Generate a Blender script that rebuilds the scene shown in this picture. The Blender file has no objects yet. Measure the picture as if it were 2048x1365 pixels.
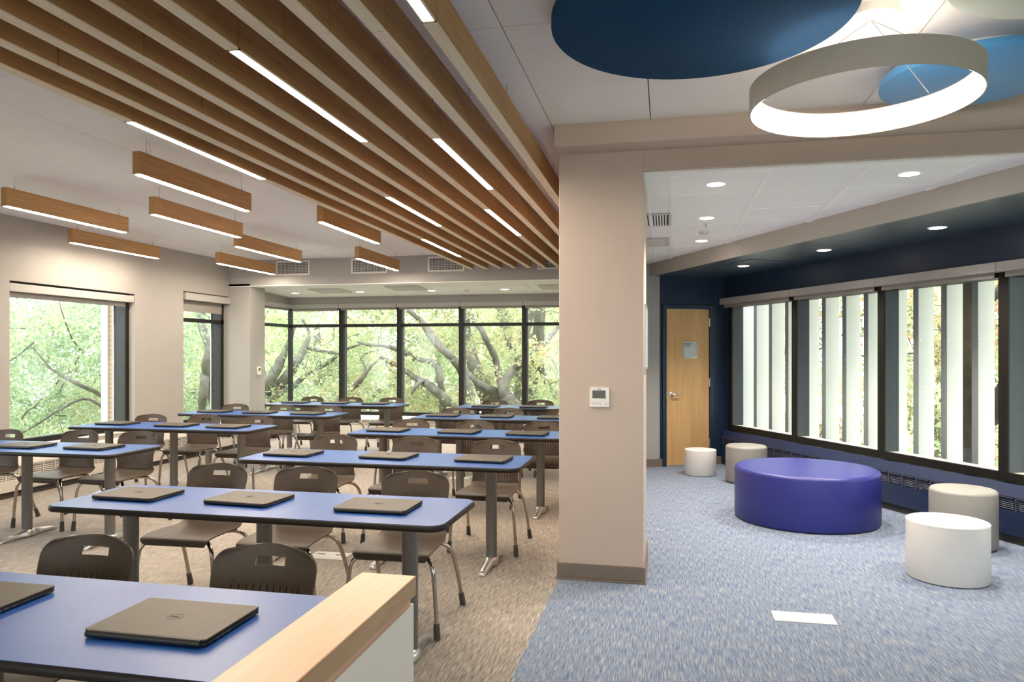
import bpy, bmesh, math, random
import numpy as np
from mathutils import Vector, Matrix
R = math.radians
PI = math.pi
SC = bpy.context.scene
COL = SC.collection

# ------------------------------------------------------------------ camera, sky, exposure
cam_d = bpy.data.cameras.new('camera')
cam_d.sensor_width = 36.0
cam_d.lens = 25.40
cam_d.shift_y = 0.01147
cam_d.clip_start = 0.05
cam_d.clip_end = 300
cam = bpy.data.objects.new('camera', cam_d)
COL.objects.link(cam)
cam.location = (0, 0, 1.53)
cam.rotation_euler = (R(90), 0, R(12.03))
SC.camera = cam

W = bpy.data.worlds.new('sky')
SC.world = W
W.use_nodes = True
wn = W.node_tree.nodes['Background']
wn.inputs[0].default_value = (0.93, 0.97, 1.0, 1)      # even bright overcast
wn.inputs[1].default_value = 2.5
SC.view_settings.view_transform = 'Standard'
SC.view_settings.look = 'None'
SC.view_settings.gamma = 1.0
SC.view_settings.exposure = 1.12
SC.view_settings.use_curve_mapping = False
SC.cycles.use_denoising = True
SC.cycles.max_bounces = 10
SC.cycles.diffuse_bounces = 7
SC.cycles.transparent_max_bounces = 12
SC.cycles.sample_clamp_indirect = 6.0
LAMP = 74.0          # radiance of the linear LED diffusers
RING = 6.5
SPOT = 14.0
SPOT_W = 80.0

# ------------------------------------------------------------------ materials
MATS = {}
def nt(name):
    m = bpy.data.materials.new(name); m.use_nodes = True
    t = m.node_tree
    return m, t, t.nodes['Principled BSDF']
def mat(name, col, rough=0.6, metal=0.0, spec=0.5, var=0.0, scale=20.0, bump=0.0, bscale=200.0, coat=0.0, sheen=0.0):
    m, t, b = nt(name)
    b.inputs['Base Color'].default_value = (*col, 1)
    b.inputs['Roughness'].default_value = rough
    b.inputs['Metallic'].default_value = metal
    b.inputs['Specular IOR Level'].default_value = spec
    if coat: b.inputs['Coat Weight'].default_value = coat; b.inputs['Coat Roughness'].default_value = 0.34
    if sheen: b.inputs['Sheen Weight'].default_value = sheen
    tc = t.nodes.new('ShaderNodeTexCoord')
    if var:
        n = t.nodes.new('ShaderNodeTexNoise'); n.inputs['Scale'].default_value = scale; n.inputs['Detail'].default_value = 4
        t.links.new(tc.outputs['Object'], n.inputs['Vector'])
        r = t.nodes.new('ShaderNodeValToRGB')
        r.color_ramp.elements[0].position = 0.3; r.color_ramp.elements[1].position = 0.7
        r.color_ramp.elements[0].color = (*[c * (1 - var) for c in col], 1)
        r.color_ramp.elements[1].color = (*[min(1, c * (1 + var)) for c in col], 1)
        t.links.new(n.outputs['Fac'], r.inputs['Fac']); t.links.new(r.outputs['Color'], b.inputs['Base Color'])
    if bump:
        n2 = t.nodes.new('ShaderNodeTexNoise'); n2.inputs['Scale'].default_value = bscale; n2.inputs['Detail'].default_value = 3
        t.links.new(tc.outputs['Object'], n2.inputs['Vector'])
        bp = t.nodes.new('ShaderNodeBump'); bp.inputs['Strength'].default_value = bump; bp.inputs['Distance'].default_value = 0.002
        t.links.new(n2.outputs['Fac'], bp.inputs['Height']); t.links.new(bp.outputs['Normal'], b.inputs['Normal'])
    MATS[name] = m
    return m
def wood(name, c1, c2, axis='y', rough=0.5, dens=70.0, spec=0.3):
    m, t, b = nt(name)
    tc = t.nodes.new('ShaderNodeTexCoord'); mp = t.nodes.new('ShaderNodeMapping')
    s = [dens, dens, dens]; s['xyz'.index(axis)] = dens / 26.0
    mp.inputs['Scale'].default_value = s
    t.links.new(tc.outputs['Object'], mp.inputs['Vector'])
    n = t.nodes.new('ShaderNodeTexNoise'); n.inputs['Scale'].default_value = 1.0; n.inputs['Detail'].default_value = 5; n.inputs['Roughness'].default_value = 0.62
    n.inputs['Distortion'].default_value = 0.5
    t.links.new(mp.outputs['Vector'], n.inputs['Vector'])
    mp2 = t.nodes.new('ShaderNodeMapping'); s2 = [dens / 9] * 3; s2['xyz'.index(axis)] = dens / 80.0
    mp2.inputs['Scale'].default_value = s2
    t.links.new(tc.outputs['Object'], mp2.inputs['Vector'])
    n2 = t.nodes.new('ShaderNodeTexNoise'); n2.inputs['Scale'].default_value = 1.0; n2.inputs['Detail'].default_value = 2
    t.links.new(mp2.outputs['Vector'], n2.inputs['Vector'])
    mx = t.nodes.new('ShaderNodeMath'); mx.operation = 'MULTIPLY_ADD'; mx.inputs[1].default_value = 0.55
    h = t.nodes.new('ShaderNodeMath'); h.operation = 'MULTIPLY'; h.inputs[1].default_value = 0.45
    t.links.new(n2.outputs['Fac'], h.inputs[0]); t.links.new(n.outputs['Fac'], mx.inputs[0]); t.links.new(h.outputs[0], mx.inputs[2])
    r = t.nodes.new('ShaderNodeValToRGB')
    r.color_ramp.elements[0].position = 0.34; r.color_ramp.elements[1].position = 0.66
    r.color_ramp.elements[0].color = (*c1, 1); r.color_ramp.elements[1].color = (*c2, 1)
    t.links.new(mx.outputs[0], r.inputs['Fac']); t.links.new(r.outputs['Color'], b.inputs['Base Color'])
    b.inputs['Roughness'].default_value = rough
    b.inputs['Specular IOR Level'].default_value = spec
    bp = t.nodes.new('ShaderNodeBump'); bp.inputs['Strength'].default_value = 0.15; bp.inputs['Distance'].default_value = 0.001
    t.links.new(n.outputs['Fac'], bp.inputs['Height']); t.links.new(bp.outputs['Normal'], b.inputs['Normal'])
    MATS[name] = m
    return m
def carpet(name, stops, sx=150.0, sy=13.0):
    m, t, b = nt(name)
    tc = t.nodes.new('ShaderNodeTexCoord'); mp = t.nodes.new('ShaderNodeMapping')
    mp.inputs['Scale'].default_value = (sx, sy, 1)
    t.links.new(tc.outputs['Object'], mp.inputs['Vector'])
    n = t.nodes.new('ShaderNodeTexNoise'); n.inputs['Scale'].default_value = 1.0; n.inputs['Detail'].default_value = 3; n.inputs['Roughness'].default_value = 0.7
    t.links.new(mp.outputs['Vector'], n.inputs['Vector'])
    n3 = t.nodes.new('ShaderNodeTexNoise'); n3.inputs['Scale'].default_value = 210.0; n3.inputs['Detail'].default_value = 2
    t.links.new(tc.outputs['Object'], n3.inputs['Vector'])
    a = t.nodes.new('ShaderNodeMath'); a.operation = 'MULTIPLY_ADD'; a.inputs[1].default_value = 0.78
    h = t.nodes.new('ShaderNodeMath'); h.operation = 'MULTIPLY'; h.inputs[1].default_value = 0.22
    t.links.new(n3.outputs['Fac'], h.inputs[0]); t.links.new(n.outputs['Fac'], a.inputs[0]); t.links.new(h.outputs[0], a.inputs[2])
    r = t.nodes.new('ShaderNodeValToRGB')
    el = r.color_ramp.elements
    el[0].position, el[0].color = stops[0][0], (*stops[0][1], 1)
    el[1].position, el[1].color = stops[-1][0], (*stops[-1][1], 1)
    for p, c in stops[1:-1]:
        e_ = el.new(p); e_.color = (*c, 1)
    t.links.new(a.outputs[0], r.inputs['Fac']); t.links.new(r.outputs['Color'], b.inputs['Base Color'])
    b.inputs['Roughness'].default_value = 0.95
    b.inputs['Specular IOR Level'].default_value = 0.25
    b.inputs['Sheen Weight'].default_value = 0.25
    bp = t.nodes.new('ShaderNodeBump'); bp.inputs['Strength'].default_value = 0.5; bp.inputs['Distance'].default_value = 0.003
    t.links.new(a.outputs[0], bp.inputs['Height']); t.links.new(bp.outputs['Normal'], b.inputs['Normal'])
    MATS[name] = m
    return m
def emit(name, col, s):
    m = bpy.data.materials.new(name); m.use_nodes = True
    t = m.node_tree; t.nodes.clear()
    e_ = t.nodes.new('ShaderNodeEmission'); o = t.nodes.new('ShaderNodeOutputMaterial')
    e_.inputs[0].default_value = (*col, 1); e_.inputs[1].default_value = s
    t.links.new(e_.outputs[0], o.inputs[0]); MATS[name] = m
    return m
def glass(name, tint, refl=0.06):
    m = bpy.data.materials.new(name); m.use_nodes = True
    t = m.node_tree; t.nodes.clear()
    tr = t.nodes.new('ShaderNodeBsdfTransparent'); gl = t.nodes.new('ShaderNodeBsdfGlossy'); mx = t.nodes.new('ShaderNodeMixShader')
    o = t.nodes.new('ShaderNodeOutputMaterial')
    tr.inputs[0].default_value = (*tint, 1); gl.inputs['Roughness'].default_value = 0.02; mx.inputs[0].default_value = refl
    t.links.new(tr.outputs[0], mx.inputs[1]); t.links.new(gl.outputs[0], mx.inputs[2]); t.links.new(mx.outputs[0], o.inputs[0])
    MATS[name] = m
    return m
def leafmat(name, cols):  # leaf colours carry the pale veil of haze and pane reflections
    m = bpy.data.materials.new(name); m.use_nodes = True
    t = m.node_tree; t.nodes.clear()
    g = t.nodes.new('ShaderNodeNewGeometry'); r = t.nodes.new('ShaderNodeValToRGB')
    r.color_ramp.interpolation = 'LINEAR'
    cols = [(p, tuple(min(.9, 1.06 * (v * .74 + .26 * (.3 * c[0] + .6 * c[1] + .1 * c[2]) * 1.08)) for v in c)) for p, c in cols]
    el = r.color_ramp.elements
    el[0].position, el[0].color = cols[0][0], (*cols[0][1], 1)
    el[1].position, el[1].color = cols[-1][0], (*cols[-1][1], 1)
    for p, c in cols[1:-1]:
        e_ = el.new(p); e_.color = (*c, 1)
    tc = t.nodes.new('ShaderNodeTexCoord'); n = t.nodes.new('ShaderNodeTexNoise'); n.inputs['Scale'].default_value = 0.9; n.inputs['Detail'].default_value = 2
    t.links.new(tc.outputs['Object'], n.inputs['Vector'])
    a = t.nodes.new('ShaderNodeMath'); a.operation = 'MULTIPLY_ADD'; a.inputs[1].default_value = 1.5; 
    s = t.nodes.new('ShaderNodeMath'); s.operation = 'MULTIPLY_ADD'; s.inputs[1].default_value = 0.55; s.inputs[2].default_value = -0.53
    t.links.new(g.outputs['Random Per Island'], s.inputs[0]); t.links.new(n.outputs['Fac'], a.inputs[0]); t.links.new(s.outputs[0], a.inputs[2])
    t.links.new(a.outputs[0], r.inputs['Fac'])
    d = t.nodes.new('ShaderNodeBsdfDiffuse'); tl = t.nodes.new('ShaderNodeBsdfTranslucent'); mx = t.nodes.new('ShaderNodeMixShader'); mx.inputs[0].default_value = 0.5
    o = t.nodes.new('ShaderNodeOutputMaterial')
    t.links.new(r.outputs['Color'], d.inputs[0]); t.links.new(r.outputs['Color'], tl.inputs[0])
    t.links.new(d.outputs[0], mx.inputs[1]); t.links.new(tl.outputs[0], mx.inputs[2]); t.links.new(mx.outputs[0], o.inputs[0])
    MATS[name] = m
    return m

mat('ceiling_ringlit', (0.86, 0.815, 0.775), 0.85, var=0.012, scale=5, bump=0.05, bscale=500)  # white ceiling with the ring light's warmth put into the colour
mat('wall_paint', (0.53, 0.422, 0.35), 0.75, var=0.02, scale=3, bump=0.06, bscale=350)
mat('fascia', (0.47, 0.435, 0.385), 0.7, var=0.02, scale=3)
mat('wall_grey', (0.37, 0.355, 0.335), 0.75, var=0.02, scale=3)
mat('navy_paint', (0.011, 0.026, 0.058), 0.42, var=0.05, scale=4, bump=0.05, bscale=300)
mat('navy_gloss', (0.020, 0.050, 0.082), 0.36, spec=1.0, coat=0.6, var=0.04, scale=4)
mat('grille_slate', (0.060, 0.066, 0.105), 0.4, var=0.05)
mat('navy_metal', (0.016, 0.028, 0.072), 0.40, var=0.05, scale=6)
mat('room_paint', (0.345, 0.322, 0.295), 0.75, var=0.02, scale=3, bump=0.06, bscale=350)
mat('ceiling_daylit', (0.87, 0.855, 0.90), 0.85, var=0.012, scale=5, bump=0.05, bscale=500)  # white ceiling with a bluish daylight tint put into the colour
mat('tile_white', (0.92, 0.915, 0.925), 0.9, var=0.02, scale=60, bump=0.12, bscale=600)
mat('bar_white', (0.95, 0.95, 0.95), 0.5, var=0.01)
mat('gap_dark', (0.10, 0.09, 0.08), 0.9, var=0.05)
mat('base_taupe', (0.175, 0.135, 0.108), 0.6, var=0.04, scale=8)
mat('frame_bronze', (0.010, 0.009, 0.007), 0.45, spec=0.3, var=0.15, scale=10)
mat('frame_jamb_lit', (0.060, 0.075, 0.088), 0.45, var=0.06, scale=10)  # bronze jambs with their bluish reflected light put into the colour
mat('frame_side_lit', (0.035, 0.036, 0.036), 0.5, spec=0.35, var=0.06, scale=10)  # bronze frame sides, greyed by window light painted into the colour
mat('shade_fabric', (0.26, 0.24, 0.22), 0.8, var=0.04, scale=40)
mat('cassette', (0.37, 0.355, 0.33), 0.6, var=0.02)
mat('heater_beige', (0.60, 0.555, 0.49), 0.5, var=0.02)
mat('dark_slot', (0.05, 0.045, 0.04), 0.8, var=0.1)
mat('laminate_blue', (0.017, 0.076, 0.285), 0.36, spec=0.34, var=0.04, scale=6)
mat('edge_black', (0.014, 0.010, 0.008), 0.5, spec=0.3, var=0.1, scale=30)
mat('silver_paint', (0.18, 0.175, 0.165), 0.38, metal=0.55, var=0.05, scale=30)
mat('cast_alu', (0.62, 0.61, 0.59), 0.28, metal=0.85, var=0.06, scale=30)
mat('chair_taupe', (0.070, 0.051, 0.037), 0.5, spec=0.3, var=0.05, scale=25, bump=0.08, bscale=500)
mat('chrome', (0.44, 0.39, 0.34), 0.14, metal=1.0, var=0.05, scale=20)
mat('boot_grey', (0.055, 0.047, 0.042), 0.55, var=0.08)
mat('laptop_lid', (0.058, 0.043, 0.028), 0.5, metal=0.2, spec=0.35, var=0.06, scale=25, bump=0.05, bscale=700)
mat('laptop_body', (0.020, 0.018, 0.017), 0.45, var=0.1)
mat('logo_dark', (0.008, 0.006, 0.005), 0.5, spec=0.2, var=0.05)
mat('port_grey', (0.25, 0.24, 0.23), 0.3, metal=0.9, var=0.05)
mat('vinyl_blue', (0.016, 0.020, 0.185), 0.42, spec=0.6, var=0.04, scale=9, bump=0.08, bscale=60)
mat('vinyl_grey', (0.31, 0.295, 0.265), 0.48, var=0.02, scale=8)
mat('panel_cream', (0.86, 0.755, 0.645), 0.5, var=0.01)
mat('white_laminate', (0.84, 0.80, 0.745), 0.34, var=0.01)
mat('felt_navy', (0.010, 0.056, 0.130), 0.95, spec=0.2, var=0.30, scale=130, bump=0.3, bscale=160)
mat('felt_sky', (0.080, 0.31, 0.62), 0.95, var=0.10, scale=160, sheen=0.3)
mat('felt_pale', (0.36, 0.42, 0.365), 0.95, var=0.05, scale=160, sheen=0.3)
mat('ring_paint', (0.48, 0.42, 0.37), 0.5, var=0.02)
mat('steel', (0.55, 0.55, 0.55), 0.25, metal=1.0, var=0.04)
mat('satin_nickel', (0.66, 0.64, 0.61), 0.3, metal=1.0, var=0.04)
mat('cable', (0.40, 0.38, 0.36), 0.4, metal=0.6, var=0.03)
mat('plastic_white', (0.80, 0.76, 0.69), 0.4, var=0.01)
mat('lcd', (0.055, 0.045, 0.028), 0.25, var=0.1)
mat('sign_silver', (0.46, 0.50, 0.52), 0.4, metal=0.3, var=0.03)
mat('ink', (0.03, 0.045, 0.06), 0.6, var=0.05)
mat('plate_metal', (0.74, 0.72, 0.68), 0.4, metal=0.35, var=0.05, scale=40)
mat('plate_cream', (0.80, 0.77, 0.70), 0.45, var=0.02)
mat('fin_white', (0.92, 0.93, 0.93), 0.45, var=0.01)
mat('fin_grey', (0.26, 0.285, 0.30), 0.5, var=0.04)
mat('brick', (0.50, 0.36, 0.24), 0.85, var=0.18, scale=14, bump=0.3, bscale=90)
mat('mortar', (0.55, 0.50, 0.43), 0.9, var=0.08, scale=30)
mat('bark', (0.17, 0.155, 0.13), 0.9, var=0.35, scale=6, bump=0.35, bscale=9)
mat('bark_dark', (0.060, 0.052, 0.040), 0.9, var=0.35, scale=6, bump=0.35, bscale=9)
mat('grass', (0.34, 0.36, 0.20), 0.95, var=0.25, scale=1.5)
mat('vent_white', (0.72, 0.68, 0.66), 0.5, var=0.02)
mat('vent_grey', (0.58, 0.57, 0.56), 0.6, var=0.03)
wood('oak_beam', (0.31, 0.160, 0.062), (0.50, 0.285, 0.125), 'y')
wood('oak_under_lit', (0.72, 0.58, 0.43), (0.88, 0.76, 0.61), 'y')  # same oak as the sides, with light from the floor put into the colour
wood('maple_cap', (0.62, 0.365, 0.225), (0.72, 0.455, 0.30), 'y', 0.4, 60)
wood('oak_edge', (0.42, 0.245, 0.125), (0.55, 0.345, 0.19), 'y', 0.5, 110)
wood('door_oak', (0.50, 0.29, 0.12), (0.66, 0.42, 0.20), 'z', 0.4, 55)
carpet('carpet_tan', [(0.36, (0.092, 0.074, 0.058)), (0.47, (0.235, 0.193, 0.155)), (0.55, (0.350, 0.299, 0.248)), (0.67, (0.515, 0.460, 0.396))], 165.0, 9.0)
carpet('carpet_blue', [(0.34, (0.033, 0.053, 0.124)), (0.44, (0.078, 0.129, 0.235)), (0.51, (0.156, 0.198, 0.276)), (0.57, (0.239, 0.262, 0.308)), (0.63, (0.350, 0.331, 0.299)), (0.72, (0.478, 0.423, 0.340))], 165.0, 9.0)
emit('led', (1.0, 0.86, 0.70), LAMP)
emit('led_ring', (1.0, 0.87, 0.75), RING)
emit('led_spot', (1.0, 0.93, 0.84), SPOT)
glass('pane', (0.97, 0.99, 0.98), 0.025)
leafmat('leaf_green', [(0.05, (0.22, 0.30, 0.13)), (0.35, (0.36, 0.46, 0.22)), (0.60, (0.48, 0.56, 0.28)), (0.76, (0.58, 0.58, 0.26)), (0.94, (0.72, 0.46, 0.18))])
leafmat('leaf_yellow', [(0.05, (0.26, 0.34, 0.15)), (0.32, (0.42, 0.50, 0.24)), (0.56, (0.56, 0.58, 0.28)), (0.76, (0.68, 0.56, 0.22)), (0.92, (0.78, 0.40, 0.15))])
leafmat('leaf_cool', [(0.05, (0.20, 0.31, 0.16)), (0.40, (0.34, 0.48, 0.26)), (0.65, (0.46, 0.57, 0.34)), (0.87, (0.58, 0.56, 0.28)), (0.98, (0.66, 0.46, 0.22))])
leafmat('leaf_red', [(0.05, (0.14, 0.18, 0.06)), (0.34, (0.30, 0.32, 0.11)), (0.52, (0.48, 0.43, 0.15)), (0.68, (0.64, 0.36, 0.14)), (0.84, (0.68, 0.28, 0.16))])
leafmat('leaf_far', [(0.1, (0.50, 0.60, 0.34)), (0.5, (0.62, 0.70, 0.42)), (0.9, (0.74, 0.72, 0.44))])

# ------------------------------------------------------------------ mesh helpers
class MB:
    def __init__(s): s.v = []; s.f = []
    def add(s, vs, fs):
        o = len(s.v); s.v += [tuple(x) for x in vs]; s.f += [tuple(i + o for i in f) for f in fs]; return s
    def box(s, x0, x1, y0, y1, z0, z1):
        return s.add([(x0, y0, z0), (x1, y0, z0), (x1, y1, z0), (x0, y1, z0), (x0, y0, z1), (x1, y0, z1), (x1, y1, z1), (x0, y1, z1)],
                     [(3, 2, 1, 0), (4, 5, 6, 7), (0, 1, 5, 4), (1, 2, 6, 5), (2, 3, 7, 6), (3, 0, 4, 7)])
    def prism(s, poly, a0, a1, axis='z'):
        n = len(poly)
        def P(p, a):
            return {'z': (p[0], p[1], a), 'y': (p[0], a, p[1]), 'x': (a, p[0], p[1])}[axis]
        s.add([P(p, a0) for p in poly] + [P(p, a1) for p in poly],
              [tuple(range(n))[::-1], tuple(range(n, 2 * n))] + [(i, (i + 1) % n, n + (i + 1) % n, n + i) for i in range(n)])
        return s
    def loft(s, rings, cap=True, closed=False):
        n = len(rings[0]); o = []
        vs = [p for r in rings for p in r]; fs = []
        m = len(rings)
        for j in range(m - 1 if not closed else m):
            for i in range(n):
                a = j * n + i; b = j * n + (i + 1) % n; j2 = (j + 1) % m
                fs.append((a, b, j2 * n + (i + 1) % n, j2 * n + i))
        if cap and not closed:
            fs.append(tuple(range(n))[::-1]); fs.append(tuple((m - 1) * n + i for i in range(n)))
        return s.add(vs, fs)
    def tube(s, pts, r, n=10, cap=True):
        pts = [Vector(p) for p in pts]
        rs = r if isinstance(r, (list, tuple)) else [r] * len(pts)
        rings = []; ref = None
        for i, p in enumerate(pts):
            d = (pts[min(i + 1, len(pts) - 1)] - pts[max(i - 1, 0)]).normalized()
            if ref is None:
                ref = Vector((1, 0, 0)) if abs(d.x) < 0.8 else Vector((0, 1, 0))
            u = (ref - d * ref.dot(d)).normalized(); w = d.cross(u); ref = u
            rings.append([p + (u * math.cos(2 * PI * k / n) + w * math.sin(2 * PI * k / n)) * rs[i] for k in range(n)])
        return s.loft(rings, cap)
    def lathe(s, prof, c=(0, 0, 0), n=32, sy=1.0):
        rings = [[(c[0] + r * math.cos(2 * PI * k / n), c[1] + sy * r * math.sin(2 * PI * k / n), c[2] + z) for k in range(n)] for r, z in prof]
        return s.loft(rings, True)
    def mesh(s, name, mat_, smooth=None, bevel=0.0, seg=2, xf=None):
        me = bpy.data.meshes.new(name)
        me.from_pydata(s.v, [], s.f)
        bm = bmesh.new(); bm.from_mesh(me)
        bmesh.ops.remove_doubles(bm, verts=bm.verts, dist=1e-6)
        if bevel:
            bmesh.ops.bevel(bm, geom=[e for e in bm.edges if len(e.link_faces) == 2 and e.calc_face_angle() > R(35)], offset=bevel, segments=seg, affect='EDGES', profile=0.5, clamp_overlap=True)
        bmesh.ops.recalc_face_normals(bm, faces=bm.faces)
        if xf is not None: bmesh.ops.transform(bm, matrix=xf, verts=bm.verts)
        bm.to_mesh(me); bm.free()
        if smooth is not None:
            me.shade_smooth(); me.set_sharp_from_angle(angle=R(smooth))
        me.materials.append(MATS[mat_])
        return me
def link(name, data, parent=None, loc=(0, 0, 0), rot=(0, 0, 0)):
    o = bpy.data.objects.new(name, data); COL.objects.link(o)
    o.parent = parent; o.location = loc; o.rotation_euler = rot
    return o
def obj(name, mb, mat_, parent=None, loc=(0, 0, 0), rot=(0, 0, 0), **k):
    return link(name, mb.mesh(name, mat_, **k), parent, loc, rot)
def tag(o, label=None, cat=None, group=None, kind=None):
    if label: o['label'] = label
    if cat: o['category'] = cat
    if group: o['group'] = group
    if kind: o['kind'] = kind
    return o
def thing(name, label, cat, loc=(0, 0, 0), rz=0.0, group=None, kind=None):
    o = link(name, None, None, loc, (0, 0, rz))
    return tag(o, label, cat, group, kind)
def struct(name, mb, mat_, label, cat, **k):
    return tag(obj(name, mb, mat_, **k), label, cat, None, 'structure')
def structE(name, label, cat, loc=(0, 0, 0), rz=0.0):
    return thing(name, label, cat, loc, rz, None, 'structure')
def dup(root, loc=None, rz=None, label=None, group=None, parent=None):
    def cp(o, par):
        c = o.copy(); COL.objects.link(c); c.parent = par
        for ch in o.children: cp(ch, c)
        return c
    r = cp(root, parent)
    if loc is not None: r.location = loc
    if rz is not None: r.rotation_euler = (0, 0, rz)
    if label: r['label'] = label
    if group: r['group'] = group
    return r
def text_mesh(txt, size, mat_, depth=0.0006, align='CENTER', spacing=1.0):
    cu = bpy.data.curves.new('lettering', 'FONT'); cu.body = txt; cu.size = size; cu.align_x = align
    cu.extrude = depth; cu.space_character = spacing; cu.offset = size * 0.012
    o = bpy.data.objects.new('lettering', cu); COL.objects.link(o)
    bpy.context.view_layer.update()
    me = bpy.data.meshes.new_from_object(o.evaluated_get(bpy.context.evaluated_depsgraph_get()))
    bpy.data.objects.remove(o); bpy.data.curves.remove(cu)
    me.materials.clear(); me.materials.append(MATS[mat_])
    return me
def rrect(w, d, r, n=6):
    P = []
    for cx, cy, a0 in ((w / 2 - r, d / 2 - r, 0), (-w / 2 + r, d / 2 - r, 90), (-w / 2 + r, -d / 2 + r, 180), (w / 2 - r, -d / 2 + r, 270)):
        for k in range(n + 1):
            a = R(a0 + 90 * k / n); P.append((cx + r * math.cos(a), cy + r * math.sin(a)))
    return P
def circle(r, n=32, cx=0, cy=0): return [(cx + r * math.cos(2 * PI * k / n), cy + r * math.sin(2 * PI * k / n)) for k in range(n)]
# lounge frame: +x' runs out through the fin windows (n), +y' along that wall, away from the camera (e)
LA = R(27.3)
def NE(n, e, z=0.0): return (n * math.cos(LA) - e * math.sin(LA), n * math.sin(LA) + e * math.cos(LA), z)

# ================================================================== THE ROOM
LR = (0, 0, LA)
# floors
struct('floor', MB().box(-7.3, -0.71, -2.6, 12.4, -0.12, 0), 'carpet_tan', 'tan and grey streaked classroom carpet', 'floor')
fl = [(-0.71, -2.6), (7.6, -2.6), NE(5.6, 8.95)[:2], NE(3.9, 8.95)[:2], (-0.71, 9.72)]
struct('floor', MB().prism(fl, -0.12, 0), 'carpet_blue', 'blue and grey streaked lounge carpet', 'floor')

# ceiling of the big room, laid in large square-edged panels
ceil = struct('ceiling', MB().box(-7.2, 8.2, -2.6, 10.6, 3.034, 3.12), 'gap_dark', 'white ceiling of large flat panels over classroom and lounge', 'ceiling')
XS = [-7.2, -6.32, -5.08, -3.83, -2.59, -1.34, -0.73, -0.096, 1.15, 2.40, 3.65, 4.90, 7.6]
YS = [-2.6, -0.96, 1.12, 3.20, 5.29, 7.37, 9.45, 10.6]
for i in range(len(XS) - 1):
    for j in range(len(YS) - 1):
        if XS[i] > -0.6 and YS[j] > 5.2: continue
        obj('ceiling_panel', MB().box(XS[i] + .0028, XS[i + 1] - .0028, YS[j] + .0028, YS[j + 1] - .0028, 3.01, 3.034), 'ceiling_ringlit' if XS[i] > -1 else 'ceiling_daylit', ceil, bevel=0.0015, seg=1)

def wall_y(x0, x1, y0, y1, z0, z1, holes):        # a wall running along y, holes (ya, yb, za, zb)
    m = MB(); y = y0
    for ya, yb, za, zb in sorted(holes):
        if ya > y: m.box(x0, x1, y, ya, z0, z1)
        if za > z0: m.box(x0, x1, ya, yb, z0, za)
        if zb < z1: m.box(x0, x1, ya, yb, zb, z1)
        y = yb
    if y < y1: m.box(x0, x1, y, y1, z0, z1)
    return m
HOLES = [(2.6, 5.0, .50, 2.31), (6.47, 8.34, .50, 2.31), (9.33, 10.45, .46, 2.435)]
struct('wall_left', wall_y(-7.06, -6.9, -2.6, 10.6, 0, 3.04, HOLES), 'room_paint', 'warm grey painted classroom wall with two windows', 'wall')
wf = MB()
FILL_OPENINGS = [(-4.6, -2.6), (-2.1, -.3), (.6, 2.6), (2.9, 4.9)]  # unseen window openings, added to bring in daylight fill
x = -7.06
for a_, b_ in FILL_OPENINGS:
    wf.box(x, a_, -2.75, -2.6, 0, 3.04).box(a_, b_, -2.75, -2.6, 0, .5).box(a_, b_, -2.75, -2.6, 2.5, 3.04); x = b_
wf.box(x, 8.0, -2.75, -2.6, 0, 3.04)
struct('wall_front', wf, 'room_paint', 'painted wall behind the viewer, with openings added for daylight fill', 'wall')
w7 = structE('fill_window_7', 'row of unseen windows added behind the viewer for daylight fill', 'window')
for a_, b_ in FILL_OPENINGS:
    obj('frame', MB().box(a_, a_ + .05, -2.72, -2.62, .5, 2.5).box(b_ - .05, b_, -2.72, -2.62, .5, 2.5).box(a_, b_, -2.72, -2.62, .5, .55).box(a_, b_, -2.72, -2.62, 2.45, 2.5), 'frame_bronze', w7)
    obj('pane', MB().box(a_ + .05, b_ - .05, -2.68, -2.672, .55, 2.45), 'pane', w7)
# column in the corner, soffit with the air grilles, bay
struct('wall_column', MB().box(-6.9, -6.52, 10.45, 10.89, 0, 2.64), 'wall_grey', 'painted corner column between left window and bay', 'column', bevel=0.004)
struct('wall_soffit', MB().box(-7.06, -0.45, 10.45, 10.72, 2.60, 3.04), 'wall_grey', 'grey dropped soffit carrying four air grilles', 'wall')
struct('trim_soffit', MB().box(-7.0, -0.45, 10.447, 10.72, 2.592, 2.602), 'bar_white', 'thin white edge under the grey soffit', 'trim')
bay = structE('ceiling', 'white tiled ceiling of the window bay', 'ceiling', (0, 10.70, 2.606), 0)
bay.rotation_euler = (math.atan2(-0.068, 1.5), 0, 0)
obj('backing', MB().box(-6.9, -0.5, 0, 1.75, 0.012, 0.03), 'gap_dark', bay)
for i in range(11):
    for j in range(3):
        x0 = -7.02 + i * .61; y0 = [0.0, 0.42, 1.03][j]; y1 = [0.42, 1.03, 1.66][j]
        obj('ceiling_tile', MB().box(max(x0, -6.88) + .004, x0 + .606, y0 + .002, y1 - .002, 0, 0.012), 'tile_white', bay)
struct('wall_bay', MB().box(-7.0, -6.78, 10.89, 12.2, 2.395, 2.64).box(-7.0, -6.78, 10.89, 12.3, 0, 0.395), 'wall_grey', 'short grey side wall of the bay above and below its glass', 'wall')
struct('wall_back', MB().box(-7.0, -0.28, 12.17, 12.42, 2.41, 2.64).box(-7.0, -0.28, 12.2, 12.42, 0, 0.395), 'wall_grey', 'grey back wall above and below the bay windows', 'wall')
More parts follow.
